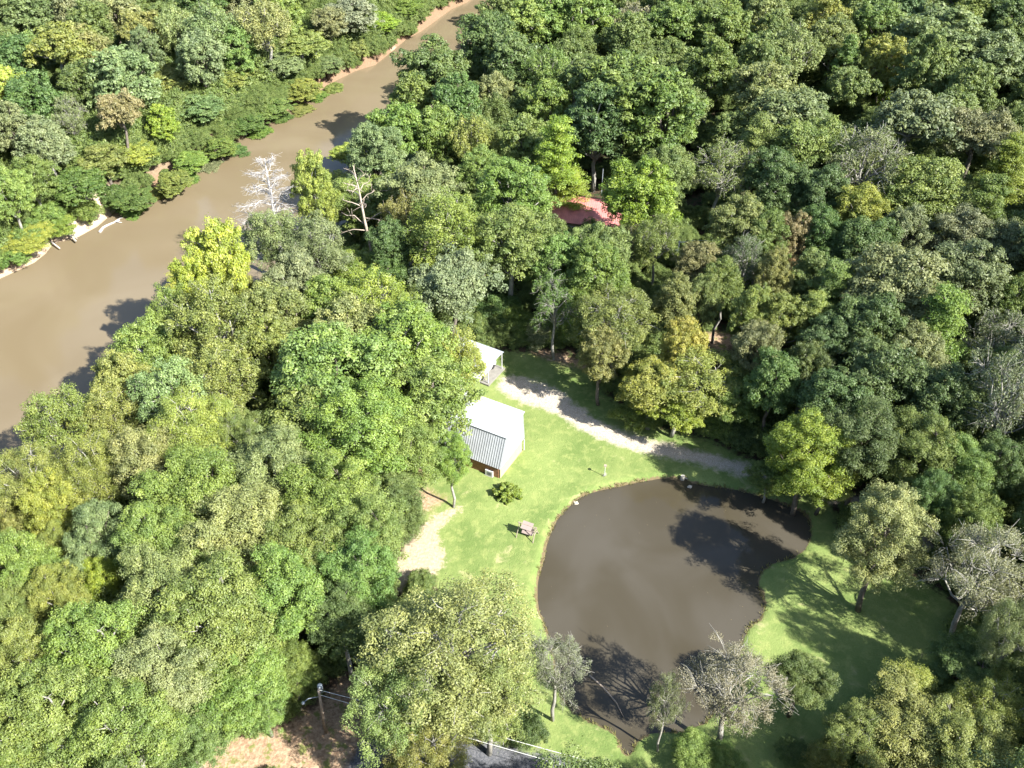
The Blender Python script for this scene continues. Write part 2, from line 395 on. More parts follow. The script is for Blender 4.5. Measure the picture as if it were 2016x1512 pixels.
def limb(mb, a, b, r0, r1, rng, bend=.12, n=6, seg=4):
    a = np.array(a, float); b = np.array(b, float); L = np.linalg.norm(b-a); pts = [a]; off = rng.normal(size=3)*bend*L
    for i in range(1, seg):
        t = i/seg; pts.append(a+(b-a)*t+off*math.sin(math.pi*t)*.5+rng.normal(size=3)*.03*L+np.array([0, 0, .06*L*math.sin(math.pi*t)]))
    pts.append(b); mb.tube(pts, [r0+(r1-r0)*i/seg for i in range(seg+1)], n); return pts
PROTO = {}
LEAFSZ = (.155, .235, .34); KMUL = (2.9, 1.55, .9)
def proto(shape, var, lod):
    """(crown mesh, trunk mesh, crown centre height); a tree of crown radius 5"""
    key = (shape, var, lod)
    if key in PROTO: return PROTO[key]
    rng = np.random.default_rng(hash((shape, var)) % 1 + {'round':1,'oval':2,'layer':3,'wispy':4,'sparse':5,'cone':6,'shrub':7,'bush':8,'flat':9}[shape]*100+var*7)
    leaf = LEAFSZ[lod]; K = KMUL[lod]; R_ = 5.0; mb = MB(); bark = M_BARK
    if shape in ('round', 'oval', 'flat'):
        Rz = {'round': 5.0, 'oval': 6.6, 'flat': 3.2}[shape]; zc = {'round': 10.5, 'oval': 11.0, 'flat': 11.5}[shape]
        nl = {'round': 24, 'oval': 27, 'flat': 22}[shape]
        L = lobes(R_, Rz, zc, nl, rng, -.75 if shape == 'oval' else -.6, (.20, .33) if shape == 'oval' else (.20, .37))
        Cc, Rc = lobe_clumps(L, 26 if shape == 'round' else 24, rng, (.45, .9))
        parts = [leaf_quads(Cc, Rc, int(56*K), leaf, rng, .75, .45)]
        limb(mb, (0, 0, -.3), (rng.uniform(-.3, .3), rng.uniform(-.3, .3), zc-Rz*.35), .38, .24, rng, .03, 8)
        for c, r in L:
            s = np.array([0, 0, zc-Rz*rng.uniform(.3, .9)]); limb(mb, s, c+np.array([0, 0, .3*r]), .15, .05, rng)
        for i in rng.choice(len(Cc), 26, replace=False):
            j = int(np.argmin([np.linalg.norm(Cc[i]-c) for c, r in L])); d = Cc[i]-L[j][0]
            limb(mb, L[j][0], L[j][0]+d*1.12, .05, .018, rng, .15, 4, 3)
        bark = M_BARKG if var % 2 else M_BARK
    elif shape == 'layer':                                    # cypress or pine, foliage in level plates
        Rz = 5.5; zc = 12.0; Cs = []; Rs = []
        limb(mb, (0, 0, -.3), (0, 0, zc+Rz*.75), .36, .06, rng, .02, 8)
        n = 26
        for i in range(n):
            f = i/(n-1); z = zc-Rz*.75+1.6*Rz*f; rr = R_*(1-.6*f)*rng.uniform(.7, 1.05); a = i*2.4+rng.uniform(-.4, .4)
            tip = np.array([math.cos(a)*rr*.75, math.sin(a)*rr*.75, z+.4]); limb(mb, (0, 0, z-.8), tip, .10, .03, rng, .06, 5)
            m = int(13*(.5+rr/R_)); t = rng.uniform(.15, 1.05, m); q = tip*t[:, None]; q[:, 2] = z-.3+.5*t
            q += rng.normal(size=(m, 3))*np.array([.8, .8, .12])*rr/4; Cs.append(q); Rs.append(rng.uniform(.6, 1.1, m))
        Cc, Rc = np.concatenate(Cs), np.concatenate(Rs)
        parts = [leaf_quads(Cc, Rc, int(50*K), leaf*.85, rng, .5, .6)]
    elif shape == 'wispy':                                    # airy crown, long loose sprays, pale branches seen
        Rz = 4.6; zc = 10.8
        L = lobes(R_, Rz, zc, 20, rng, -.5, (.24, .38)); Cc, Rc = lobe_clumps(L, 26, rng, (.45, .8), .9, .25)
        parts = [leaf_quads(Cc, Rc, int(56*K), leaf*.8, rng, 1.0, .4, .8, .5)]
        limb(mb, (0, 0, -.3), (0, 0, zc-Rz*.3), .36, .22, rng, .04, 8)
        for c, r in L: limb(mb, (0, 0, zc-Rz*rng.uniform(.2, .8)), c+np.array([0, 0, .5*r]), .13, .05, rng)
        for i in range(len(Cc)):
            if rng.random() < .40:
                j = int(np.argmin([np.linalg.norm(Cc[i]-c) for c, r in L])); d = Cc[i]-L[j][0]
                limb(mb, L[j][0], L[j][0]+d*rng.uniform(1.1, 1.35), .04, .014, rng, .2, 4, 3)
        bark = M_BARKG
    elif shape == 'sparse':                                   # thin crown, grey twigs everywhere
        Rz = 5.2; zc = 10.2
        L = lobes(R_, Rz, zc, 17, rng, -.6, (.22, .36)); Cc, Rc = lobe_clumps(L, 20, rng, (.4, .75), .9, .3)
        parts = [leaf_quads(Cc, Rc, int(34*K), leaf*.85, rng, 1.2, .3, .9, .9)]
        limb(mb, (0, 0, -.3), (.2, .1, zc-Rz*.5), .34, .22, rng, .05, 8)
        for c, r in L: limb(mb, (.15, .1, zc-Rz*rng.uniform(.4, .8)), c, .13, .05, rng, .15)
        for i in range(len(Cc)):
            j = int(np.argmin([np.linalg.norm(Cc[i]-c) for c, r in L])); d = Cc[i]-L[j][0]
            for _ in range(2):
                e = L[j][0]+d*rng.uniform(1.1, 1.45)+rng.normal(size=3)*.35
                limb(mb, L[j][0]+d*.2, e, .035, .013, rng, .2, 4, 3)
        bark = M_BARKG
    elif shape == 'cone':
        zc = 7.5; Cs = []; Rs = []; Ht = 15.
        limb(mb, (0, 0, -.3), (0, 0, Ht-.5), .25, .04, rng, .01, 8)
        for i in range(230):
            f = rng.random()**.7; z = 2.5+(Ht-2.5)*(1-f) if False else 2.5+(Ht-2.5)*rng.random()**1.1
            rr = 3.9*(1-(z-2.5)/(Ht-2.3))**.8*rng.uniform(.75, 1.1)+.15; a = rng.uniform(0, 2*math.pi)
            Cs.append([math.cos(a)*rr, math.sin(a)*rr, z-.12*rr]); Rs.append(rng.uniform(.5, .85))
        for i in range(26):
            z = 3+10*i/26; a = i*2.4; rr = 3.6*(1-(z-2.5)/(Ht-2.3)); limb(mb, (0, 0, z-.3), (math.cos(a)*rr, math.sin(a)*rr, z), .05, .02, rng, .05, 4, 2)
        parts = [leaf_quads(np.array(Cs), np.array(Rs), int(60*K), leaf*.9, rng, .6, .5)]
    elif shape == 'shrub':                                    # many-stemmed, foliage down to the ground
        L = lobes(R_, 4.2, 2.6, 14, rng, -.2, (.3, .46)); Cc, Rc = lobe_clumps(L, 28, rng, (.6, 1.1))
        Cc[:, 2] = np.abs(Cc[:, 2])+.2; zc = 3
        parts = [leaf_quads(Cc, Rc, int(60*K), leaf*1.1, rng, .8, .45)]
        for c, r in L: limb(mb, (rng.uniform(-.5, .5), rng.uniform(-.5, .5), -.2), c, .12, .04, rng, .1, 5)
    elif shape == 'bush':                                     # one open garden bush, arching shoots
        zc = 2; Cs = []
        for i in range(46):
            a = rng.uniform(0, 6.283); e = rng.uniform(.15, 1.35); l = rng.uniform(3.6, 5.4)
            tip = np.array([math.cos(a)*math.cos(e)*l, math.sin(a)*math.cos(e)*l, math.sin(e)*l*.9])
            limb(mb, (0, 0, -.1), tip, .10, .03, rng, .12, 4, 3)
            for t in (.5, .65, .8, .92, 1.0): Cs.append(tip*t+np.array([0, 0, .3*math.sin(t*3)]))
        Cc = np.array(Cs); parts = [leaf_quads(Cc, rng.uniform(.4, .75, len(Cc)), int(60), .75, rng, .8, .4)]
    cm = crown_mesh(shape+"_crown", parts); tm = mb.mesh(shape+"_trunk", bark, True)
    PROTO[key] = (cm, tm, zc); return PROTO[key]

TONE = {  # leaf albedo, word
 'mid': ((.098, .156, .038), "mid-green"), 'dark': ((.070, .116, .034), "dark green"), 'grey': ((.130, .164, .070), "grey-green"),
 'olive': ((.138, .172, .046), "olive-green"), 'lime': ((.146, .212, .034), "bright green"), 'yellow': ((.222, .258, .048), "yellow"),
 'ygreen': ((.172, .216, .046), "yellow-green"), 'pale': ((.156, .200, .070), "pale green"), 'tan': ((.164, .174, .064), "tan-tinted"),
 'orange': ((.205, .185, .074), "orange-tinted"), 'blue': ((.092, .146, .056), "blue-green"), 'fresh': ((.118, .182, .042), "fresh green"),
 'dust': ((.160, .180, .100), "dusty grey")}
SHAPEW = {'round': "round-crowned", 'oval': "tall-crowned", 'layer': "flat-layered", 'wispy': "feathery", 'sparse': "thin twiggy",
          'cone': "pointed", 'shrub': "low rounded", 'flat': "broad-crowned", 'bush': "open"}
KIND = {'round': 'broadleaf_tree', 'oval': 'broadleaf_tree', 'flat': 'broadleaf_tree', 'layer': 'conifer_tree', 'wispy': 'willowy_tree',
        'sparse': 'thinning_tree', 'cone': 'conifer_tree', 'shrub': 'large_shrub'}
TREES = []      # records: dict(u, v, x, y, s, shape, tone, ...)
def dry(x, y, m):
    X, Y = np.array([x]), np.array([y]); return sd_poly(X, Y, RIVER)[0] < -m and sd_poly(X, Y, POND)[0] < -m*.4
def add_tree(u, v, wpx, shape, tone, h=None, base=None, label=None):
    """crown seen at (u, v), wpx wide; or standing at base=(u, v) on the ground"""
    if base is None and not _try(u, v, wpx, shape, h, 1.0, True):
        for k in (.88, 1.14, .77, 1.28, .66, 1.4, .55, .45, .36, .28):
            if _try(u, v, wpx, shape, h, k, True): break
        else: k = .3
    else: k = 1.0
    x, y, s, hs, r = _try(u, v, wpx, shape, h, k, False)
    if base is not None:
        x, y = at(*base)[:2]; lo, hi = .5, 40.
        for _ in range(40):
            m = (lo+hi)/2
            if px((x, y, m))[1] > v: lo = m
            else: hi = m
        zc0 = {'round': 10.5, 'oval': 11., 'flat': 11.5, 'layer': 12., 'wispy': 10.8, 'sparse': 10.2, 'cone': 7.5, 'shrub': 3.}[shape]
        hs = lo/zc0; s = wpx/2*depth((x, y, lo))/F/5.; r = s*5
    TREES.append(dict(u=u, v=v, x=x, y=y, s=s, hs=hs, shape=shape, tone=tone, label=label, hand=True, r=r))
def _try(u, v, wpx, shape, h, mul, test):
    r0, zc0 = 5.0, {'round': 10.5, 'oval': 11., 'flat': 11.5, 'layer': 12., 'wispy': 10.8, 'sparse': 10.2, 'cone': 7.5, 'shrub': 3.}[shape]
    zt = 12.0
    for _ in range(4):
        P = at(u, v, zt); r = wpx/2*depth(P)/F; s = r/r0*(1.05 if shape != 'layer' else 1.12)
        hs = s if h is None else h/ (zc0*1.35)
        if h is None and shape not in ('shrub',): hs = min(max(s, .62), 1.45)*.5+.5*1.15 if s > .5 else max(s*1.5, .4)
        hs *= mul
        zt = zc0*hs
    x, y = P[0], P[1]
    return dry(x, y, max(.6 if shape == 'shrub' else 1.2, r*.5)) if test else (x, y, s, hs, r)
T = add_tree
# far bank of the river
for a in [(10,190,110,'round','yellow'),(122,95,130,'flat','olive'),(35,125,100,'round','dark'),(178,118,85,'oval','tan'),(75,108,60,'round','fresh'),
 (245,160,125,'round','grey'),(70,210,105,'round','dark'),(137,240,70,'sparse','grey'),(232,222,90,'flat','tan'),(332,160,105,'flat','olive',9),
 (320,245,58,'oval','lime'),(455,152,80,'flat','olive',8),(392,215,90,'round','blue'),(420,75,115,'wispy','grey'),(345,70,85,'wispy','pale'),
 (520,62,110,'wispy','pale'),(598,88,95,'flat','olive'),(650,50,70,'round','grey'),(560,128,80,'round','grey'),(520,185,85,'round','mid'),(592,150,75,'oval','olive'),
 (688,30,105,'round','dust'),(747,45,75,'round','lime'),(703,95,50,'shrub','olive'),(800,15,60,'round','mid'),(640,112,70,'oval','grey'),(20,265,90,'round','grey'),
 (285,60,90,'flat','olive'),(225,30,100,'round','pale'),(150,30,90,'round','grey'),(50,30,110,'round','blue'),(395,12,110,'round','dark'),(480,15,90,'round','grey'),
 (430,265,60,'oval','mid'),(335,330,75,'round','olive'),(265,300,80,'round','ygreen'),(200,310,90,'round','olive'),(90,290,95,'round','grey'),(150,350,100,'round','dark'),
 (60,345,90,'round','mid'),(255,365,80,'round','dark'),(15,370,90,'round','fresh'),(90,415,90,'round','fresh'),(40,450,100,'round','ygreen'),(370,290,70,'round','fresh'),
 (170,180,90,'round','dark'),(395,120,90,'oval','grey'),(470,215,80,'round','dark'),(550,30,80,'oval','olive'),(285,115,70,'oval','blue'),(470,100,70,'oval','mid')]: T(*a)
for a in [(500,232,55,'shrub','mid'),(545,205,50,'shrub','dark'),(450,270,55,'shrub','dark'),(400,298,55,'shrub','grey'),(355,325,60,'shrub','mid'),(300,355,55,'shrub','olive'),
 (250,385,55,'shrub','fresh'),(218,366,60,'shrub','dark'),(165,398,60,'shrub','mid'),(95,415,70,'shrub','fresh'),(50,455,70,'shrub','mid'),(5,492,75,'shrub','mid'),
 (620,165,45,'shrub','mid'),(655,150,40,'shrub','olive'),(590,190,45,'shrub','olive'),(800,48,38,'shrub','mid')]: T(*a)
# peninsula woods between the river and the drive
for a in [(1075,45,110,'round','mid'),(960,88,120,'round','dark'),(1010,125,120,'round','dark'),(1030,60,100,'round','fresh'),(1242,55,85,'sparse','dust'),(1145,40,120,'round','mid'),
 (1325,45,110,'flat','mid'),(850,150,130,'round','dark'),(812,195,90,'round','mid'),(902,215,110,'round','dark'),(975,195,70,'round','grey'),(1080,150,100,'wispy','mid'),
 (1082,215,95,'round','mid'),(1130,170,80,'sparse','grey'),(785,265,110,'round','mid'),(860,265,100,'round','mid'),(930,285,90,'wispy','olive'),(740,305,110,'round','grey'),
 (683,275,70,'oval','ygreen'),(650,330,70,'round','ygreen'),(620,385,80,'oval','ygreen'),(690,400,115,'oval','olive',10),(770,380,110,'round','mid',10),(830,370,150,'flat','grey'),
 (950,345,80,'round','fresh'),(1012,385,150,'round','mid'),(1095,300,120,'layer','lime'),(1118,366,112,'layer','lime',9),(1035,290,100,'round','mid'),(1258,395,145,'round','lime'),(1228,195,190,'oval','mid'),
 (1305,235,150,'oval','mid'),(1175,250,120,'oval','dark'),(1150,492,110,'wispy','pale',9),(1230,490,120,'wispy','grey',9),(1290,485,90,'wispy','fresh'),(885,460,160,'wispy','fresh'),(800,440,100,'wispy','olive'),
 (1010,490,150,'round','mid'),(1090,520,110,'round','mid'),(1180,550,130,'round','mid'),(890,570,170,'flat','grey'),(540,482,130,'wispy','grey'),(620,500,130,'wispy','grey'),(580,570,120,'round','grey'),
 (700,535,110,'round','fresh',8),(765,560,90,'round','dark',9),(770,490,90,'round','dark'),(375,525,110,'round','yellow'),(435,530,120,'round','yellow'),(385,580,80,'round','yellow'),(470,555,60,'oval','ygreen'),
 (540,640,150,'round','olive'),(430,655,190,'wispy','olive'),(350,640,110,'wispy','olive'),(730,620,150,'wispy','ygreen'),(800,640,110,'wispy','ygreen'),(645,620,120,'round','fresh'),(300,700,130,'round','fresh'),
 (430,760,160,'wispy','olive'),(520,700,120,'round','olive'),(340,790,160,'wispy','pale'),(240,770,120,'round','olive'),(130,850,140,'wispy','olive'),(210,840,130,'wispy','olive'),
 (660,740,230,'round','fresh'),(790,700,200,'round','fresh'),(850,800,170,'round','fresh'),(720,860,210,'round','fresh'),(610,840,170,'round','fresh'),(800,900,140,'round','fresh'),(700,680,160,'round','pale'),(905,722,115,'wispy','ygreen'),
 (380,860,180,'wispy','ygreen'),(480,880,110,'wispy','olive'),(60,960,140,'wispy','olive'),(300,930,160,'round','pale'),(390,980,200,'round','fresh'),(530,940,190,'round','grey'),(190,940,150,'wispy','olive'),
 (110,1010,120,'round','ygreen'),(130,1085,90,'round','olive'),(205,1070,130,'round','grey'),(650,1000,190,'round','fresh'),(480,1050,200,'round','pale'),(600,1090,170,'round','fresh'),(720,1050,160,'round','fresh'),
 (310,1080,160,'round','fresh'),(700,1140,160,'round','mid'),(40,1130,150,'round','fresh'),(120,1190,110,'round','olive'),(210,1150,90,'round','lime'),(20,1220,120,'round','olive'),(320,1180,190,'round','pale'),
 (430,1230,230,'round','olive'),(560,1180,180,'round','fresh'),(670,1220,130,'round','dark'),(50,1310,170,'round','olive'),(190,1300,210,'round','fresh'),(330,1340,190,'round','pale'),(465,1350,200,'round','fresh',11),
 (572,1318,110,'round','mid',9),(90,1430,220,'round','fresh'),(250,1450,210,'round','fresh'),(375,1455,150,'round','mid',9),(20,1500,150,'round','fresh'),(515,1380,110,'round','fresh',8),
 (10,1050,90,'round','olive'),(400,1120,130,'round','fresh')]: T(*a)
T(885,1285,340,'wispy','pale',h=17); T(790,1395,190,'wispy','pale',h=14); T(960,1370,170,'wispy','pale',h=13); T(850,1470,170,'wispy','olive',h=12)
# around the pond and the lawn
T(1110,1310,125,'sparse','dust',base=(1088,1418),h=12); T(1430,1355,190,'sparse','dust',base=(1412,1462),h=12)
T(1300,1385,80,'sparse','grey',base=(1295,1478),h=10); T(1575,1340,125,'round','dark',h=8); T(1365,1488,90,'shrub','fresh'); T(1425,1500,70,'shrub','fresh')
T(1555,890,165,'oval','lime',base=(1562,1008)); T(1600,950,120,'round','fresh',base=(1606,1012)); T(1505,935,80,'round','mid',base=(1503,985)); T(1700,1062,170,'oval','pale',base=(1690,1200))
T(1970,1130,190,'sparse','dust',base=(1852,1280),h=18); T(1985,790,150,'sparse','dust',h=20); T(895,910,75,'oval','fresh',base=(893,1000),h=12)
T(1795,1350,140,'layer','ygreen',h=7); T(1790,1440,220,'round','olive',h=8); T(1900,1320,150,'round','dark',h=8); T(1950,1400,160,'wispy','olive',h=9); T(1690,1450,140,'wispy','olive',h=7); T(1900,1490,180,'round','olive',h=9); T(1640,1500,100,'shrub','olive')
T(1985,1260,110,'wispy','grey',h=15); T(1560,1480,60,'shrub','dark')
# woods to the right
for a in [(1850,640,150,'layer','fresh'),(1760,580,190,'round','grey'),(1700,660,150,'round','dark'),(1900,560,150,'round','grey'),(1342,690,90,'oval','yellow',12),(1285,765,130,'round','ygreen',9),
 (1375,750,170,'wispy','ygreen',10),(1330,800,110,'round','lime',7),(1490,705,100,'round','grey'),(1440,790,110,'round','mid',8),(1540,640,110,'round','olive'),(1480,640,90,'oval','olive'),(1215,640,150,'wispy','olive',13),(1185,700,100,'oval','olive',11),
 (1095,600,90,'sparse','mid'),(1330,600,90,'round','tan'),(1370,535,80,'round','tan'),(1560,478,75,'round','orange'),(1560,545,45,'oval','orange'),(1450,450,110,'round','olive'),(1465,525,95,'sparse','blue'),(1520,560,75,'oval','olive'),
 (1635,575,100,'layer','fresh'),(1600,540,60,'cone','fresh'),(1700,490,120,'round','dark'),(1690,430,100,'round','ygreen'),(1815,390,150,'round','olive'),(1700,330,170,'sparse','grey'),(1420,340,120,'sparse','pale'),
 (1560,235,150,'flat','grey'),(1500,190,120,'round','pale'),(1590,290,150,'flat','olive'),(1660,150,100,'cone','mid'),(1640,90,100,'round','olive'),(1737,195,45,'cone','lime'),(1845,90,170,'round','grey'),
 (1800,240,160,'flat','grey'),(1920,270,150,'flat','grey'),(1950,130,120,'round','grey'),(1985,330,110,'layer','lime'),(1940,410,120,'layer','mid'),(1420,60,110,'round','mid'),(1500,40,90,'round','pale'),(1560,110,110,'wispy','pale'),
 (1620,60,90,'oval','ygreen'),(1720,60,100,'oval','mid'),(1740,130,90,'oval','ygreen'),(1400,150,100,'oval','mid'),(1470,130,60,'cone','fresh'),(1900,30,110,'round','mid'),(1980,50,100,'round','dark'),(1780,20,80,'round','blue'),
 (1590,740,100,'round','dark'),(1520,760,110,'round','mid'),(1640,800,140,'round','dark'),(1740,760,160,'round','dark'),(1830,800,150,'round','dark'),(1800,720,130,'round','grey'),(1700,880,150,'round','dark'),(1800,900,150,'round','mid'),
 (1890,930,130,'round','fresh'),(1900,830,110,'round','dark'),(1960,930,120,'round','dark'),(1960,680,130,'sparse','grey'),(1990,600,100,'round','mid'),(1620,690,110,'round','dark'),(1600,640,90,'layer','ygreen'),(1730,690,100,'round','mid'),
 (1880,480,120,'round','grey'),(1960,500,110,'round','grey'),(1780,480,90,'oval','grey'),(1620,470,100,'round','dark'),(1500,470,100,'round','mid'),(1530,360,120,'round','dark'),(1490,290,110,'layer','olive'),(1610,390,110,'round','dark'),
 (1700,570,60,'oval','yellow'),(1380,620,70,'round','olive'),(1420,570,80,'round','mid'),(1910,1040,110,'round','mid'),(1830,1000,100,'round','dark'),(1650,880,90,'round','dark'),(1590,860,80,'shrub','mid'),
 (1020,640,70,'shrub','mid'),(985,620,80,'shrub','dark'),(1060,660,60,'shrub','grey'),(1130,650,80,'shrub','fresh'),(1250,820,70,'shrub','fresh'),(1410,830,80,'shrub','fresh'),(1480,850,70,'shrub','mid'),(1460,870,60,'shrub','dark')]: T(*a)
# ------------------------------------------------------------------ trees
def inside(P, x, y): return float(sd_poly(np.array([x]), np.array([y]), P)[0])
LAND = [("bleached bare tree", 530, 370), ("brown dead snag", 712, 420), ("big yellow riverside tree", 400, 530), ("white metal cabin", 960, 860),
        ("open carport", 955, 712), ("red roof", 1155, 400), ("sandbar", 180, 440), ("utility pole with lamp", 628, 1400),
        ("orange-tinted tree", 1560, 478), ("white transformer pole", 1335, 490), ("propane tank", 781, 990), ("bushes under the power lines", 1010, 1435),
        ("floating river log", 215, 443), ("pale feathery tree beside the pond", 1700, 1030), ("drive's bend", 1060, 780), ("far river bend", 940, 20)]
EDGE = [("top left corner", 0, 0), ("top right corner", 2016, 0), ("bottom left corner", 0, 1512), ("bottom right corner", 2016, 1512),
        ("right edge's middle", 2016, 756), ("left edge's lower third", 0, 1150), ("top edge's middle", 1200, 0)]
DIRS = ["right of", "below right of", "below", "below left of", "left of", "above left of", "above", "above right of"]
ORD = ["", "second ", "third ", "fourth ", "fifth ", "sixth ", "seventh ", "eighth ", "ninth ", "tenth ", "eleventh ", "twelfth "]
def region(tr):
    u, v = tr['u'], tr['v']
    if tr['shape'] == 'shrub': return "leafy shrubs along the river bank" if u < 900 and v < 560 else "leafy shrubs at the edge of the clearing"
    if tr.get('far'): return "trees on the far river bank"
    if u > 1050 and v > 850: return "trees standing around the pond"
    return "trees of the woods beside the river" if u < 1150 else "trees of the woods behind the pond"
by = {}
for tr in TREES:
    u, v = tr['u'], tr['v']
    # which side of the river
    tr['far'] = (u < 900 and v < 560 and inside(W([(-300, 690)]+far_bank[1:]+[(1120, -300), (-3000, -300), (-3000, 690)], 0), tr['x'], tr['y']) > -3)
    best = min(LAND, key=lambda l: math.hypot(u-l[1], v-l[2])); d = math.hypot(u-best[1], v-best[2])
    e = min(EDGE, key=lambda l: math.hypot(u-l[1], v-l[2])); de = math.hypot(u-e[1], v-e[2])
    word = TONE[tr['tone']][1]+" "+SHAPEW[tr['shape']]+" "+("bush" if tr['shape'] == 'shrub' else "tree")
    if de < d*.75 or (de < 330 and de < d): key = (word, 'edge', e[0], None); dist = de
    else: key = (word, 'land', best[0], int(round(math.degrees(math.atan2(v-best[2], u-best[1])) / 45)) % 8); dist = d
    by.setdefault(key, []).append((dist, tr))
for key, L in by.items():
    L.sort(key=lambda q: q[0])
    for i, (dist, tr) in enumerate(L):
        if tr['label']: continue
        if dist < 6 and key[2] in ("orange-tinted tree", "pale feathery tree beside the pond"):
            tr['label'] = {"orange-tinted tree": "small orange-tinted round tree among dark woods behind the pond",
                           "pale feathery tree beside the pond": "pale feathery tree alone on the lawn at the pond's narrow end"}[key[2]]; continue
        o = ORD[min(i, 11)]
        tr['label'] = (f"{key[0]}, {o}nearest the photo's {key[2]}" if key[1] == 'edge' else f"{key[0]}, {o+'one ' if o else 'nearest '}{DIRS[key[3]]} the {key[2]}")
PR = random.Random(21)
NVAR = {'round': 5, 'oval': 3, 'flat': 2, 'layer': 2, 'wispy': 3, 'sparse': 2, 'cone': 1, 'shrub': 3}
CROWN_SRC = {}
def place(tr, i):
    x, y = tr['x'], tr['y']; z = float(height(np.array([x]), np.array([y]))[0])
    if z < -2.2: z = -2.9
    d = depth((x, y, 10)); lod = 0 if d < 108 else (1 if d < 160 else 2)
    var = PR.randrange(NVAR[tr['shape']]); cm, tm, zc = proto(tr['shape'], var, lod)
    name = KIND[tr['shape']]; rz = PR.uniform(0, 6.283)
    o = empty(name, (x, y, z), tr['label'], 'shrub' if tr['shape'] == 'shrub' else 'tree', region(tr), rz)
    k = PR.uniform(.94, 1.06); o.scale = (tr['s']*k, tr['s']/k, tr['hs'])
    c = link_mesh("crown", cm, o); t = link_mesh("stems" if tr['shape'] == 'shrub' else "trunk", tm, o)
    col = np.array(TONE[tr['tone']][0])*np.array([PR.uniform(.90, 1.12), PR.uniform(.93, 1.08), PR.uniform(.88, 1.12)])*LEAFGAIN*(.84 if tr['u'] > 1150 and tr['v'] < 950 else 1.)  # right-hand crowns get darker leaf colour, standing in for their shaded sides
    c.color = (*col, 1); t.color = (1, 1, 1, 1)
    CROWN_SRC.setdefault((tr['shape'], lod), c)
LEAFGAIN = 1.34
bad = []
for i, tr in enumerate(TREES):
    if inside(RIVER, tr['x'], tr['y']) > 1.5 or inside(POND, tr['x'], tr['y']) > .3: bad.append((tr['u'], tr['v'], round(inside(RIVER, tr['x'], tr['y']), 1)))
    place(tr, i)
print("TREES", len(TREES), "in water:", bad)

# the rest of the woods: between the counted trees and on beyond the frame
def gn_scatter(name, pts, rots, scls, kinds, sources, color, label=None, cat=None):
    me = bpy.data.meshes.new(name); me.vertices.add(len(pts)); me.vertices.foreach_set("co", np.asarray(pts, np.float32).ravel())
    a = me.attributes.new("scl", 'FLOAT_VECTOR', 'POINT'); a.data.foreach_set("vector", np.asarray(scls, np.float32).ravel())
    a = me.attributes.new("rz", 'FLOAT', 'POINT'); a.data.foreach_set("value", np.asarray(rots, np.float32))
    a = me.attributes.new("src", 'INT', 'POINT'); a.data.foreach_set("value", np.asarray(kinds, np.int32))
    o = link_mesh(name, me); o.color = color
    g = bpy.data.node_groups.new(name, 'GeometryNodeTree')
    g.interface.new_socket("Geometry", in_out='INPUT', socket_type='NodeSocketGeometry')
    g.interface.new_socket("Geometry", in_out='OUTPUT', socket_type='NodeSocketGeometry')
    gi = g.nodes.new('NodeGroupInput'); go = g.nodes.new('NodeGroupOutput'); jn = g.nodes.new('GeometryNodeJoinGeometry')
    def attr(n, t):
        x = g.nodes.new('GeometryNodeInputNamedAttribute'); x.data_type = t; x.inputs[0].default_value = n; return x.outputs[0]
    sc_ = attr("scl", 'FLOAT_VECTOR'); rz = attr("rz", 'FLOAT'); kd = attr("src", 'INT')
    cx = g.nodes.new('ShaderNodeCombineXYZ'); g.links.new(rz, cx.inputs[2])
    for k, src in enumerate(sources):
        inf = g.nodes.new('GeometryNodeObjectInfo'); inf.inputs['Object'].default_value = src; inf.transform_space = 'ORIGINAL'
        inf.inputs['As Instance'].default_value = True
        cmp = g.nodes.new('FunctionNodeCompare'); cmp.data_type = 'INT'; cmp.operation = 'EQUAL'
        g.links.new(kd, cmp.inputs[2]); cmp.inputs[3].default_value = k
        ip = g.nodes.new('GeometryNodeInstanceOnPoints'); g.links.new(gi.outputs[0], ip.inputs['Points'])
        g.links.new(cmp.outputs[0], ip.inputs['Selection']); g.links.new(inf.outputs['Geometry'], ip.inputs['Instance'])
        g.links.new(cx.outputs[0], ip.inputs['Rotation']); g.links.new(sc_, ip.inputs['Scale'])
        g.links.new(ip.outputs[0], jn.inputs[0])
    g.links.new(jn.outputs[0], go.inputs[0])
    md = o.modifiers.new("scatter", 'NODES'); md.node_group = g
    return tag(o, label, cat, kind='stuff')
def wooded(x, y, m=1.5):
    X, Y = np.array([x]), np.array([y])
    return (sd_poly(X, Y, RIVER)[0] < -m and sd_poly(X, Y, POND)[0] < -m and sd_poly(X, Y, LAWN)[0] < -m and sd_path(X, Y, DRIVE)[0] < -m*.6
            and sd_path(X, Y, ROAD)[0] < -m and sd_path(X, Y, EARTH)[0] < -m*.4 and sd_path(X, Y, SOIL)[0] < -m*.4 and sd_path(X, Y, PATHR)[0] < -m*.5 and sd_path(X, Y, EARTH2)[0] < -m*.3)
RH = at(1155, 402, 0)[:2]
OPENW = np.array([(-300, 690)]+far_bank[2:31]+[(1000, 0), (935, 40), (900, 90), (800, 130), (740, 200), (700, 240), (640, 300), (600, 350), (560, 420), (480, 450), (450, 470), (310, 520), (330, 600), (310, 680), (200, 760), (70, 840), (0, 940), (-300, 1100)], float)
FORE = ('round', 'oval', 'flat', 'wispy', 'layer')
SRC = sorted(k for k in CROWN_SRC if k[0] in FORE and (k[0] != 'layer' or k[1] == 2)); srcs = [CROWN_SRC[k] for k in SRC]
BYLOD = [[i for i, k in enumerate(SRC) if k[1] == l] for l in (0, 1, 2)]
occ = [(t['x'], t['y'], t['r']) for t in TREES]
P_, Rz_, S_, K_ = [], [], [], []
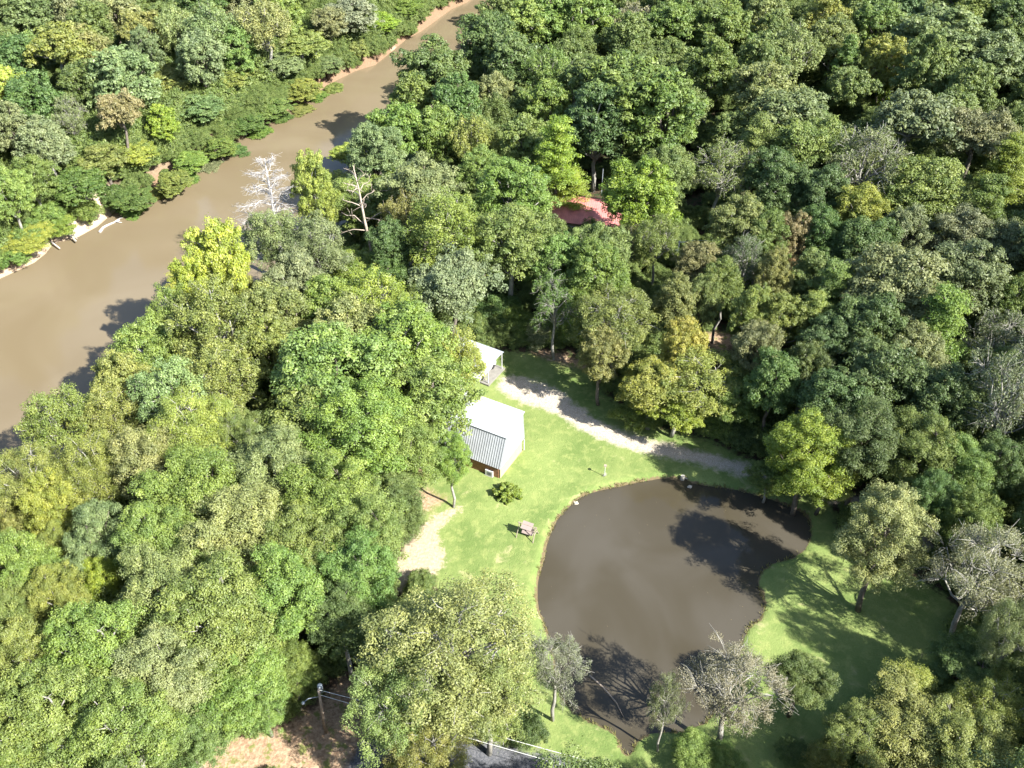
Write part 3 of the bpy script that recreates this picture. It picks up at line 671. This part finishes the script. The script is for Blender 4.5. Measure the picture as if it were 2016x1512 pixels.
for gy in np.arange(-5, 335, 7.0):
    for gx in np.arange(-178, 179, 7.0):
        x, y = gx+PR.uniform(-3, 3), gy+PR.uniform(-3, 3)
        if math.hypot(x-RH[0], y-RH[1]) < 13 or (abs(x-at(1390,430)[0]) < 6 and abs(y-at(1390,430)[1]) < 9): continue
        r = PR.uniform(3.6, 5.6); u, v = px((x, y, 10.)); u0, v0 = px((x, y, 0.)) if y > -5 else (0, 3000)
        if (380 < u0 < 1750 and 1400 < v0 < (1555 if u0 > 900 else 1900)): continue
        if sd_poly(np.array([u]), np.array([v]), OPENW)[0] > -.55*r*F/depth((x, y, 10.)): continue
        if any(math.hypot(u-a, v-b) < c_ for a, b, c_ in ((715, 400, 70), (620, 1400, 130), (500, 1490, 110), (640, 1480, 140), (560, 1440, 90), (1030, 1490, 170), (1180, 1500, 120), (1300, 1440, 90), (1560, 1500, 130), (1405, 655, 55), (1440, 720, 40), (1420, 1520, 110), (1850, 1600, 220), (530, 370, 75), (1155, 390, 65), (1185, 350, 40), (1335, 490, 40), (1370, 440, 55), (735, 480, 45))): continue
        dn = min((math.hypot(x-a, y-b)-rr*.75) for a, b, rr in occ)
        if dn < 1.8 or not wooded(x, y, 2.5): continue
        u, v = px((x, y, 10.)); out = u < -60 or u > 2076 or v < -40 or v > 1560
        s = r/5*(1.12 if out else min(.9, max(.55, dn/4.)))
        occ.append((x, y, r*s/1.2)); P_.append((x, y, float(height(np.array([x]), np.array([y]))[0])))
        Rz_.append(PR.uniform(0, 6.28)); hs = s*(PR.uniform(.95, 1.25)); S_.append((s, s, hs)); dd = depth((x, y, 10.)); K_.append(PR.choice(BYLOD[0 if dd < 108 else (1 if dd < 160 else 2)]))
print("FILL", len(P_))
gn_scatter("woods", P_, Rz_, S_, K_, srcs, (.125, .180, .053, 1))
# undergrowth on the forest floor, at the wood edges and down the river banks
P_, Rz_, S_, K_ = [], [], [], []
ush = [CROWN_SRC[k] for k in sorted(CROWN_SRC) if k[0] == 'shrub']
Xr = np.array([PR.uniform(-150, 150) for _ in range(32000)]); Yr = np.array([PR.uniform(36, 300) for _ in range(32000)])
sR, sPn, sL = sd_poly(Xr, Yr, RIVER), sd_poly(Xr, Yr, POND), sd_poly(Xr, Yr, LAWN)
sPa = np.maximum.reduce([sd_path(Xr, Yr, q) for q in (DRIVE, ROAD, EARTH, SOIL, PATHR, DIRT, EARTH2, CREEK)])
HH = height(Xr, Yr); sand_w = np.exp(-((Xr-SAND[0])**2+(Yr-SAND[1])**2)/170.)
for x, y, r_, p_, l_, q_, h_, sw in zip(Xr, Yr, sR, sPn, sL, sPa, HH, sand_w):
    u, v = px((x, y, 1.)); 
    if not (-80 < u < 2100 and -60 < v < 1600): continue
    if p_ > -.8 or l_ > -.6 or q_ > -.7 or r_ > (-.7 if sw < .4 else -6.0): continue
    if math.hypot(x-RH[0], y-RH[1]) < 10: continue
    edge = r_ > -6 or l_ > -3; rim = -24 < r_ < -4 and (x < -35 or y > 190) and sw < .3
    if PR.random() > (.95 if edge or rim else .42): continue
    s = PR.uniform(.16, .60) if not edge else PR.uniform(.16, .40)
    if edge and y > 170: s *= 1.45
    if rim: s = PR.uniform(.5, 1.05) if r_ < -7 else PR.uniform(.3, .7)
    P_.append((x, y, h_-.1)); Rz_.append(PR.uniform(0, 6.28)); S_.append((s, s, s*PR.uniform(.7, 1.2))); K_.append(PR.randrange(len(ush)))
print("UNDER", len(P_))
gn_scatter("undergrowth", P_, Rz_, S_, K_, ush, (.125, .185, .050, 1))

# ------------------------------------------------------------------ bare trees
def solve_h(base, vtop):
    lo, hi = 1., 45.
    for _ in range(40):
        m = (lo+hi)/2
        if px((base[0], base[1], base[2]+m))[1] > vtop: lo = m
        else: hi = m
    return lo
rng = np.random.default_rng(5)
def under(u, vb, vt, z):                                     # foot of a tree whose top shows at (u, vt) and whose foot is at row vb
    x = u
    for _ in range(8):
        b = at(x, vb, z); h = solve_h(b, vt); x += u-px((b[0], b[1], b[2]+h))[0]
    return b, h
b0, Hc = under(520, 560, 312, RW-.3)
o = empty("bare_cypress", tuple(b0), "bleached white leafless tree with level branches standing against the river", "tree")
mb = MB(); tw = MB()
mb.tube([(0, 0, 0), (.1, 0, Hc*.4), (0, .1, Hc*.75), (.05, 0, Hc)], [.5, .36, .2, .05], 8)
for i in range(40):
    f = (i+.5)/40; z = Hc*(.42+.57*f); L = (6.6*(1-f)**.75+.9)*rng.uniform(.75, 1.1); a = i*2.4+rng.uniform(-.3, .3)
    tip = np.array([math.cos(a)*L, math.sin(a)*L, z+rng.uniform(-.1, .9)]); limb(mb, (0, 0, z-.4), tip, .12*(1.1-f), .035, rng, .06, 5, 4)
    for j in range(13):
        t = rng.uniform(.25, 1.0); s = np.array([0, 0, z-.4])*(1-t)+tip*t; da = a+rng.choice([-1, 1])*rng.uniform(.4, 1.2); l2 = L*rng.uniform(.15, .42)
        e = s+np.array([math.cos(da)*l2, math.sin(da)*l2, rng.uniform(-.1, .5)]); limb(tw, s, e, .032, .014, rng, .1, 3, 2)
        for q in range(3):
            t2 = rng.uniform(.4, 1); s2 = s*(1-t2)+e*t2; d3 = rng.normal(size=3)*np.array([.55, .55, .25]); limb(tw, s2, s2+d3, .018, .010, rng, .1, 3, 1)
mb.build("trunk", M_BARE, o, True); tw.build("twigs", M_BARE, o, True)
b0 = at(742, 550, 0); Hs = solve_h(b0, 325); tx = at(695, 325, Hs)
o = empty("dead_snag", tuple(b0), "tall brown dead tree with broken bare limbs rising from the riverside woods", "tree")
lean = np.array([tx[0]-b0[0], (tx[1]-b0[1])*.5, 0]); mb = MB(); P3 = lambda f: lean*f+np.array([0, 0, Hs*f])
mb.tube([P3(0), P3(.3)+[.1, 0, 0], P3(.55), P3(.8)+[.12, 0, 0], P3(1)], [.30, .26, .20, .11, .03], 8)
br = MB()
for f, a, l, dz in ((.52,.1,5.0,3.2),(.50,2.9,3.6,1.6),(.45,3.1,4.2,-.5),(.56,-.3,3.2,-.2),(.66,3.0,2.8,.8),(.70,.2,2.2,1.6),(.74,2.8,2.4,.6),(.78,.5,1.9,1.4),(.82,3.3,2.0,.9),(.86,.1,1.4,1.3),(.62,1.5,2.2,.9),(.9,2.6,1.2,.9),(.68,-1.2,2.4,.6),(.8,-1.8,1.6,.7)):
    s = P3(f); tip = s+np.array([math.cos(a)*l, math.sin(a)*l, dz]); limb(br, s, tip, .09, .025, rng, .12, 5, 4)
    for _ in range(4):
        t = rng.uniform(.4, .95); q = s*(1-t)+tip*t; limb(br, q, q+rng.normal(size=3)*.6+np.array([0, 0, .3]), .04, .018, rng, .1, 3, 2)
mb.build("trunk", M_SNAG, o, True); br.build("limbs", M_SNAG, o, True)
# pale stub trees on the far bank
for (u, v, vt, lab) in ((147, 300, 262, "pale leaning dead trunk among the trees above the sandbar"), (252, 295, 250, "pale straight dead trunk under the flat tan tree across the river"), (1500, 30, -15, "pale bare top of a dead tree in the far woods")):
    b0 = at(u, v, 0); h = solve_h(b0, vt)+4; o = empty("dead_tree", tuple(b0), lab, "tree"); mb = MB()
    mb.tube([(0, 0, 0), (.3, 0, h*.5), (-.3, .2, h)], [.35, .25, .08], 7)
    for k in range(9):
        z = h*rng.uniform(.5, .98); a = rng.uniform(0, 6.28); limb(mb, (0, 0, z), (math.cos(a)*2.0, math.sin(a)*2.0, z+1.4), .07, .02, rng, .1, 4, 3)
    mb.build("trunk", M_BARE, o, True)

# ------------------------------------------------------------------ white metal cabin
E1 = at(985, 925, 1.9); E2 = at(1033, 863, 1.9)
ad = E2-E1; LW = np.linalg.norm(ad); ad /= LW                      # across, away from the camera
ld = np.array([-ad[1], ad[0], 0.])                                 # along, to the left
def hit(u, v):
    d = ray(u, v); c = np.array([0, 0, CAM_H]); return c+d*(np.dot(E1-c, ld)/np.dot(d, ld))
B1, B2 = hit(998, 862), hit(1030, 812); LEN = 10.5
cab = empty("cabin", tuple(E1*[1, 1, 0]), "white metal cabin with steep ribbed sides and brown base on the lawn", "cabin")
o0 = E1*[1, 1, 0]
def loc(p): return np.array(p)-o0
e1, e2, b1, b2 = map(loc, (E1, E2, B1, B2)); Lv = ld*LEN
uin = ad*.35; zz = np.array([0, 0, 1.])
gz = float(height(np.array([E1[0]]), np.array([E1[1]]))[0])-.3
# walls below the eaves
m = MB(); th = .12
wl = [e1+uin+(-0)*ld+ld*.30, e2-uin+ld*.30, e2-uin+Lv-ld*.3, e1+uin+Lv-ld*.3]
def wall(a, b, z0, z1, out):
    a = np.array(a); b = np.array(b); a0 = a.copy(); b0_ = b.copy(); a0[2] = b0_[2] = z0; a1 = a.copy(); b1_ = b.copy(); a1[2] = b1_[2] = z1
    return [a0, b0_, b1_, a1]
MB().slab(wall(wl[1], wl[0], gz, 1.89, 0), .1).build("end_wall", M_TANWALL, cab)
w_ = MB().slab(wall(wl[0]+ld*.11, wl[3], gz, 1.89, 0), .1).build("front_wall", M_BRICK, cab)
MB().slab(wall(wl[2], wl[1]+ld*.11, gz, 1.89, 0), .1).build("back_wall", M_TANWALL, cab)
MB().slab(wall(wl[3]-ld*.11, wl[2]-ld*.11-ad*.11, gz, 1.89, 0), .1).build("end_wall", M_TANWALL, cab)
# upper shell: steep sides, sloping top, gable ends
def ribs(mb_, q, n, h_=.05, w=.06):
    """standing ribs running from edge q0-q1 to edge q3-q2"""
    q = [np.array(p) for p in q]; nn = np.cross(q[1]-q[0], q[3]-q[0]); nn /= np.linalg.norm(nn)
    for i in range(n):
        t = (i+.5)/n; a = q[0]*(1-t)+q[1]*t; b = q[3]*(1-t)+q[2]*t; d = b-a; L = np.linalg.norm(d); d /= L; s = np.cross(d, nn)
        mb_.box((a+b)/2+nn*(h_/2), (L*.995, w, h_), d, s, nn)
top = MB(); ov = ad*.12
q = [b1-ad*.15-ld*.15+zz*.02, b2+ad*.15-ld*.15+zz*.09, b2+ad*.15+Lv+zz*.09, b1-ad*.15+Lv+zz*.02]
top.slab(q, .07); ribs(top, [q[0], q[3], q[2], q[1]][::-1] if False else [q[3], q[0], q[1], q[2]], 34, .03, .05)
top.build("roof", M_METALW, cab)
fs = MB(); q = [e1+Lv, e1, b1-zz*.06, b1+Lv-zz*.06]; fs.slab(q, .06); ribs(fs, q, 34, .045, .06)
fs.build("ribbed_side", M_METALR, cab)
bs = MB(); q = [e2, e2+Lv, b2+Lv-zz*.02, b2-zz*.02]; bs.slab(q, .06); ribs(bs, q, 34, .045, .06); bs.build("ribbed_side", M_METALR, cab)
for k, (sgn, off) in enumerate(((1, ld*.07), (-1, Lv-ld*.07))):
    q = [e1+off+uin*.1, b1+off-zz*.07, b2+off-zz*.05, e2+off-uin*.1]
    MB().slab(q if sgn < 0 else q[::-1], .05).build("gable_end", M_METALW, cab)
fl = MB(); c_ = (e1+e2)/2+Lv/2; c_[2] = 1.86; fl.box(c_, (LW-.2, LEN-.3, .05), ad, ld); fl.build("soffit", M_WHITE, cab)
tr_ = MB(); tr_.tube([e2-uin*.5+zz*-.05-ld*.02, e2*[1, 1, 0]-uin*.5+zz*.1-ld*.02], .06, 6); tr_.build("downpipe", M_WHITE, cab)
# air conditioner
ac = at(964, 931, .4); ac[2] = gz+.3+.0
o = empty("air_conditioner", (float(ac[0]), float(ac[1]), float(ac[2])), "white air conditioner standing against the cabin's brown base", "air conditioner", rz=math.atan2(ld[1], ld[0])+math.pi)
MB().box((0, 0, .45), (1.0, .45, .85)).build("casing", M_WHITE, o)
g_ = MB()
for k in range(7): g_.box((.1, -.235, .2+.08*k), (.6, .02, .02))
g_.tube([(.1, -.24, .45), (.1, -.25, .45)], .1, 12); g_.build("fan_grille", M_GREYP, o)
MB().box((0, 0, -.12), (1.15, .6, .28)).build("pad", M_CONC, o)

# ------------------------------------------------------------------ carport and the car under it
c1 = at(992, 694, 2.9); c2 = at(961, 731, 2.5); d1 = c2-c1; d1[2] = 0; cl = np.linalg.norm(d1); d1 /= cl; l1 = np.array([d1[1], -d1[0], 0]);
if l1[0] > 0: l1 = -l1
cp = empty("carport", (float(c1[0]), float(c1[1]), 0), "open carport with grey-white metal roof at the edge of the trees", "carport")
o1 = np.array([c1[0], c1[1], 0]); rf = MB(); CL = 6.5; prev = None; S = 8
for i in range(S):                                                   # shallow arched roof
    t0, t1 = i/S, (i+1)/S; zf = lambda t: 2.95+.35*math.sin(math.pi*t)-.45*t
    a, b = d1*cl*t0+zz*zf(t0), d1*cl*t1+zz*zf(t1); rf.slab([a, a+l1*CL, b+l1*CL, b], -.05)
for i in range(22): rf.box(d1*cl*.5+l1*(.2+i*.34)+zz*(3.13+.0), (.04, .04, .04), d1, l1) if False else None
rf.build("roof", M_METALD, cp)
for a in (.06, .94):
    for b in (.03, .5, .97):
        zt = 2.9-.45*a+.35*math.sin(math.pi*a)-.06; p = d1*cl*a+l1*CL*b; MB().box(p+zz*zt/2, (.1, .1, zt), d1, l1).build("post", M_WHITE, cp)
sl = MB().box(d1*cl*.5+l1*CL*.5+zz*.06, (cl+.2, CL+.2, .24), d1, l1); so = sl.build("floor_slab", M_CONC, cp)
cc_ = o1+d1*cl*.55+l1*2.1
car = empty("parked_car", (float(cc_[0]), float(cc_[1]), .21), "white car with dark windscreen parked under the carport roof", "car", rz=math.atan2(d1[1], d1[0]))
prof = [(-2.2, .35), (-2.25, .8), (-1.9, 1.0), (-1.3, 1.05), (1.0, 1.02), (2.0, .9), (2.25, .7), (2.25, .35)]
def extr(prof_, hw, m_=None, taper=1.0):
    m_ = m_ or MB(); n = len(prof_); b = len(m_.v); cxm = sum(p[0] for p in prof_)/n
    for s in (-1, 1): m_.v += [np.array([p[0], s*hw*(taper if p[1] > 1.2 else 1), p[1]]) for p in prof_]
    m_.f.append([b+i for i in range(n)]); m_.f.append([b+n+i for i in range(n)][::-1])
    m_.f += [[b+i, b+n+i, b+n+(i+1) % n, b+(i+1) % n] for i in range(n)]; return m_
bd = extr(prof, .9).build("body", M_WHITE, car)
extr([(-1.55, 1.04), (-1.2, 1.42), (.1, 1.42), (.85, 1.03)], .78, None, .86).build("windows", M_GLASS, car)
MB().box((-.5, 0, 1.44), (1.35, 1.3, .05)).build("car_roof", M_WHITE, car)
for sx_ in (-1.4, 1.4):
    for sy_ in (-.86, .86):
        wh = MB().tube([(sx_, sy_-.1, .33), (sx_, sy_+.1, .33)], .33, 18).build("wheel", M_TYRE, car)
for s in (-.65, .65): MB().box((2.26, s, .68), (.04, .35, .14)).build("headlight", M_METALD, car)

# ------------------------------------------------------------------ red-roofed house
hc = at(1155, 402, 4.2); ang = math.radians(-14)
hs_ = empty("house", (float(hc[0]), float(hc[1]), 0), "low house with red metal roof half hidden under the trees", "house", rz=ang); hs_.scale = (.84, .84, 1)
m = MB(); q = [(-7.5, -5.5, 3.0), (7.5, -5.5, 3.0), (7.5, 0, 5.2), (-7.5, 0, 5.2)]; m.slab(q, .08); ribs(m, q, 36, .04, .05)
q = [(7.5, 5.5, 3.0), (-7.5, 5.5, 3.0), (-7.5, 0, 5.2), (7.5, 0, 5.2)]; m.slab(q, .08); ribs(m, q, 36, .04, .05); m.tube([(-7.5, 0, 5.22), (7.5, 0, 5.22)], .1)
m.build("roof", M_RED, hs_)
MB().box((0, 0, 1.45), (14, 10, 2.9)).build("walls", M_TANWALL, hs_)
for s in (-1, 1):
    g = MB(); g.v += [np.array(p, float) for p in ((s*7, -5, 2.9), (s*7, 5, 2.9), (s*7, 0, 4.9), (s*6.9, -5, 2.9), (s*6.9, 5, 2.9), (s*6.9, 0, 4.9))]
    g.f += [[0, 1, 2], [3, 5, 4], [0, 3, 4, 1], [1, 4, 5, 2], [2, 5, 3, 0]]; g.build("gable", M_TANWALL, hs_)
for x in (-5, -1.8, 4.8):
    wf = MB().box((x, -5.03, 1.6), (1.3, .08, 1.2)).build("window", M_WHITE, hs_); MB().box((x, -5.08, 1.6), (1.1, .04, 1.0)).build("pane", M_GLASS, wf)
MB().box((1.6, -5.04, 1.05), (1.0, .09, 2.1)).build("door", M_BRICK, hs_)

# ------------------------------------------------------------------ poles and wires
b0 = at(642, 1443, 0); b0[2] = 0; hp = solve_h(b0, 1358); tp = at(627, 1358, hp)
po = empty("utility_pole", tuple(b0), "wooden utility pole carrying a grey transformer and a lamp over bare earth", "utility pole")
tl = tp-b0; MB().tube([(0, 0, 0), tl*.5, tl], [.17, .15, .12], 8).build("pole", M_POLE, po, True)
tq = tl*.94+np.array([.05, .45, 0]); MB().tube([tq-zz*.55, tq+zz*.45, tq+zz*.5], [.24, .24, .15], 14).build("transformer", M_GREYT, po, True)
al = MB().tube([tl*.85, tl*.9+np.array([-.9, -.5, .1]), tl*.88+np.array([-1.25, -.7, .05])], .04, 6).build("lamp_arm", M_METALD, po, True)
lh = tl*.88+np.array([-1.35, -.75, 0]); MB().tube([lh+zz*.12, lh, lh-zz*.18], [.07, .17, .14], 12).build("lamp_head", M_METALD, al, True)
Tp = b0+tl
def wire(P, sag, name, lab, r=.024):
    P = [np.array(p, float) for p in P]; pts = []
    for a, b in zip(P, P[1:]):
        for i in range(13):
            t = i/13; p = a*(1-t)+b*t; p[2] -= sag*4*t*(1-t); pts.append(p)
    pts.append(P[-1])
    o = MB().tube(pts, r, 5).build(name, M_WIRE); tag(o, lab, "power line", "overhead power lines near the lower frame edge"); return o
g1 = at(965, 1445, Tp[2]-.5); g2 = at(1210, 1512, Tp[2]-.8); wire([Tp, g1, g1+(g2-g1)*3.2], .02, "power_line", "upper white power line running from the pole past the pond")
g1 = at(968, 1466, Tp[2]-1.3); g2 = at(1130, 1512, Tp[2]-1.5); wire([Tp-zz*.8, g1, g1+(g2-g1)*4.5], .02, "power_line", "lower white power line over the grey gravel road")
b0 = at(1327, 540, 0); b0[2] = 0; hp = solve_h(b0, 474); tp = at(1338, 474, hp)
po = empty("transformer_pole", tuple(b0), "slim pale pole with white box in a gap right of the red roof", "utility pole"); tl = tp-b0
MB().tube([(0, 0, 0), tl], [.13, .10], 7).build("pole", M_WHITE, po, True)
MB().tube([tl*.66+np.array([-.3, -.1, -.7]), tl*.66+np.array([-.25, -.1, .6])], .22, 10).build("transformer", M_WHITE, po, True)
MB().box(tl*.96+np.array([.6, 0, 0]), (1.5, .1, .12)).build("crossarm", M_WHITE, po)
for k, (dz, g) in enumerate(((0, 1.2), (-2.2, .1))):
    a = b0+tl+np.array([g, 0, dz]); o = wire([a, a+np.array([17, 2, 0])], .3, "power_line", ("upper" if k == 0 else "lower")+" thin wire running right from the pale transformer pole", .02); o['group'] = "wires of the pale pole"
b0 = at(1184, 384, 0); b0[2] = 0; h = solve_h(b0, 333)
o = empty("flagpole", tuple(b0), "thin grey pole standing behind the red-roofed house", "pole"); MB().tube([(0, 0, 0), (0, 0, h)], .05, 6).build("shaft", M_METALD, o); MB().tube([(0, 0, h), (0, 0, h+.12)], .08, 8).build("finial", M_METALD, o)

# ------------------------------------------------------------------ things on the lawn
def gh(p): return float(height(np.array([p[0]]), np.array([p[1]]))[0])
def bush(u, v, r, label, tone, k='bush', lift=0):
    P = at(u, v, .6); cm, tm, _ = proto(k, 0, 0 if k == 'bush' else 1); o = empty("garden_bush" if k == 'bush' else "leafy_bush", (P[0], P[1], gh(P)), label, "bush"); o.scale = (r/5,)*3
    c = link_mesh("crown", cm, o); c.color = (*TONE[tone][0], 1); link_mesh("stems", tm, o); return o
bush(1000, 970, 1.75, "round leafy green bush alone on the lawn in front of the cabin", 'lime')
bush(985, 1425, 1.9, "bright green bush at the edge of the big tree, above the power lines", 'lime', 'shrub')
bush(1037, 1442, 1.9, "dark green bush by the power lines, between the big tree and pond", 'dark', 'shrub')
P = at(988, 1452, .5); o = empty("dry_bush", (P[0], P[1], gh(P)), "grey leafless bush crossed by the upper power line", "bush"); mb = MB()
for i in range(70):
    a = rng.uniform(0, 6.28); e = rng.uniform(.3, 1.4); l = rng.uniform(.8, 1.9); tip = (math.cos(a)*math.cos(e)*l, math.sin(a)*math.cos(e)*l, math.sin(e)*l); limb(mb, (0, 0, 0), tip, .035, .012, rng, .2, 3, 3)
mb.build("twigs", M_BARE, o)
# garden swing
P = at(1038, 1056, 0); z0 = gh(P); sw = empty("garden_swing", (P[0], P[1], z0), "wooden A-frame garden swing with pinkish canvas seat on the lawn near the pond", "swing", rz=math.radians(-24)); sw.scale = (.85,)*3
for s in (-1.15, 1.15):
    MB().tube([(s*1.05, -.95, 0), (s, 0, 2.05)], .06, 6).build("leg", M_WOOD, sw); MB().tube([(s*1.05, .95, 0), (s, .02, 2.05)], .06, 6).build("leg", M_WOOD, sw)
    MB().tube([(s*1.02, -.5, 1.0), (s*1.02, .5, 1.0)], .04, 6).build("brace", M_WOOD, sw)
MB().tube([(-1.35, 0, 2.08), (1.35, 0, 2.08)], .07, 8).build("top_bar", M_WOOD, sw)
st = MB().box((0, .05, .5), (1.6, .6, .06)); st.build("seat", M_CANVAS, sw)
MB().box((0, .42, .85), (1.6, .06, .7), (1, 0, 0), (0, .95, -.3), (0, .3, .95)).build("backrest", M_CANVAS, sw)
MB().slab([(-.75, -.65, 1.85), (.75, -.65, 1.85), (.75, .45, 2.22), (-.75, .45, 2.22)], .04).build("canopy", M_CANVAS, sw)
for s in (-.75, .75): MB().tube([(s, -.2, .5), (s, 0, 2.05)], .02, 5).build("hanger", M_GREYP, sw)
P = at(1190, 938, 0); o = empty("bird_feeder", (P[0], P[1], gh(P)), "thin pale post with small top on the lawn above the pond", "post")
MB().tube([(0, 0, 0), (0, 0, 1.75)], .035, 6).build("post", M_WHITE, o); MB().box((0, 0, 1.82), (.30, .30, .14)).build("tray", M_WOOD, o)
mb = MB()
for i in range(24):
    a = rng.uniform(0, 6.28); limb(mb, (0, 0, 0), (math.cos(a)*.3, math.sin(a)*.3, rng.uniform(.2, .5)), .015, .006, rng, .2, 3, 2)
mb.build("dry_weeds", M_BARE, o)
P = at(781, 990, .6); tz = gh(P); o = empty("propane_tank", (P[0], P[1], tz), "white cylindrical propane tank on bare earth beside the trees", "tank", rz=math.radians(97))
MB().tube([(-1.05, 0, .62), (-.95, 0, .62), (-.8, 0, .62), (.8, 0, .62), (.95, 0, .62), (1.05, 0, .62)], [.12, .34, .42, .42, .34, .12], 18).build("tank_body", M_WHITE, o, True)
MB().tube([(0, 0, 1.0), (0, 0, 1.2)], .16, 12).build("valve_dome", M_WHITE, o)
for s in (-.6, .6): MB().box((s, 0, .12), (.1, .6, .26)).build("foot", M_CONC, o)
def rock(u, v, z, s, label, seed, col=M_STONE, name="rock"):
    P = at(u, v, z); bm = bmesh.new(); bmesh.ops.create_icosphere(bm, subdivisions=3, radius=1)
    for v_ in bm.verts: v_.co *= 1+.35*noise.noise(v_.co*1.3+Vector((seed, 0, 0))); v_.co = Vector((v_.co.x*s, v_.co.y*s*.8, v_.co.z*s*.55))
    me = bpy.data.meshes.new(name); bm.to_mesh(me); bm.free(); me.materials.append(col); o = link_mesh(name, me); o.location = (P[0], P[1], z)
    tag(o, label, "rock")
rock(1134, 990, PW+.03, .30, "pale rock at the pond's upper left shore", 3)
rock(1358, 958, PW+.1, .28, "small pale rock under the pond's notched corner", 5)
P = at(1344, 939, 0); o = empty("tree_stump", (P[0], P[1], -.35), "short grey stump at the pond's notched corner", "stump")
MB().tube([(0, 0, 0), (0, 0, .55)], [.32, .24], 10).build("stump_wood", M_BARKG, o); MB().tube([(0, 0, .4), (.55, -.3, .3)], [.1, .05], 6).build("root", M_BARKG, o)
# logs
def log(pts, z, rad, name, label, mat, forks=()):
    P = [at(u, v, z) for u, v in pts]; o0_ = P[0].copy(); o = empty(name, tuple(o0_), label, "log")
    MB().tube([p-o0_ for p in P], np.linspace(rad, rad*.45, len(P)), 8).build("log_trunk", mat, o, True)
    for f in forks: MB().tube([at(u, v, z+.1*i)-o0_ for i, (u, v) in enumerate(f)], np.linspace(rad*.5, rad*.2, len(f)), 6).build("branch", mat, o, True)
log([(196, 457), (203, 448), (212, 443), (224, 438), (236, 433)], RW+.08, .24, "driftwood_log", "pale crooked driftwood lying in the river beside the sandbar", M_BARE, [[(224, 438), (235, 430), (241, 429)], [(228, 437), (240, 438)]])
log([(118, 441), (127, 452), (136, 462), (150, 475)], RW+.55, .30, "fallen_log", "brown fallen log lying across the sandbar", M_BARKG, [[(136, 462), (146, 464), (152, 470)]])
log([(96, 472), (106, 480), (118, 489)], RW+.5, .18, "fallen_log", "thin pale log at the sandbar's lower end", M_BARE)
log([(1160, 1330), (1186, 1352), (1212, 1382), (1222, 1400)], PW+.04, .12, "sunken_branch", "thin brown branch floating in the pond's shaded lower end", M_POLE, [[(1186, 1352), (1200, 1358)], [(1212, 1382), (1228, 1412)]])
# tufts of rank grass round the pond
gp = []; n = len(POND); rg = random.Random(3); V = []; 
for i in range(n):
    a, b = POND[i], POND[(i+1) % n]; L = np.linalg.norm(b-a)
    for k in range(int(L*11)):
        t = rg.random(); p = a*(1-t)+b*t
        if noise.noise(Vector((p[0]*.5, p[1]*.5, 2))) < rg.uniform(-.35, .25): continue
        d = np.array([rg.gauss(0, .16), rg.gauss(0, .16)]); p = p+d
        gp.append(p)
gp = np.array(gp); ok = sd_poly(gp[:, 0], gp[:, 1], POND) < .12; gp = gp[ok]; gzv = height(gp[:, 0], gp[:, 1]); rn = np.random.default_rng(4)
V = []; lr = []
for p, z in zip(gp, gzv):
    for _ in range(4):
        a = rn.uniform(0, 6.28); l = rn.uniform(.12, .38); t = np.array([math.cos(a), math.sin(a), 0]); s = np.array([p[0]+rn.normal()*.06, p[1]+rn.normal()*.06, max(z, PW-.05)]); wv = np.array([-t[1], t[0], 0])*.035
        tip = s+t*l*.6+zz*l; V += [s-wv, s+wv, tip+wv*.3, tip-wv*.3]; lr += [rn.random()]*4
me = np_mesh("bank_grass", V, np.arange(len(V)).reshape(-1, 4), {'lr': lr, 'cr': lr}); me.materials.append(M_LEAF)
o = link_mesh("bank_grass", me); o.color = (.20, .20, .07, 1); tag(o, kind='stuff')
V = []
for i in range(70):
    k = rg.randrange(n); p = POND[k]+(POND.mean(0)-POND[k])*abs(rg.gauss(0, .28)); a = rg.uniform(0, 6.28); r = rg.uniform(.02, .06)
    if sd_poly(p[:1], p[1:], POND)[0] < .3: continue
    V += [(p[0]+math.cos(a+q)*r, p[1]+math.sin(a+q)*r*.9, PW+.006) for q in (0, 1.57, 3.14, 4.71)]
me = np_mesh("floating_leaves", V, np.arange(len(V)).reshape(-1, 4), {'lr': [.5]*len(V), 'cr': [.5]*len(V)}); me.materials.append(M_LEAF)
o = link_mesh("floating_leaves", me); o.color = (.16, .13, .07, 1); tag(o, kind='stuff')
print("OBJECTS", len(bpy.data.objects))
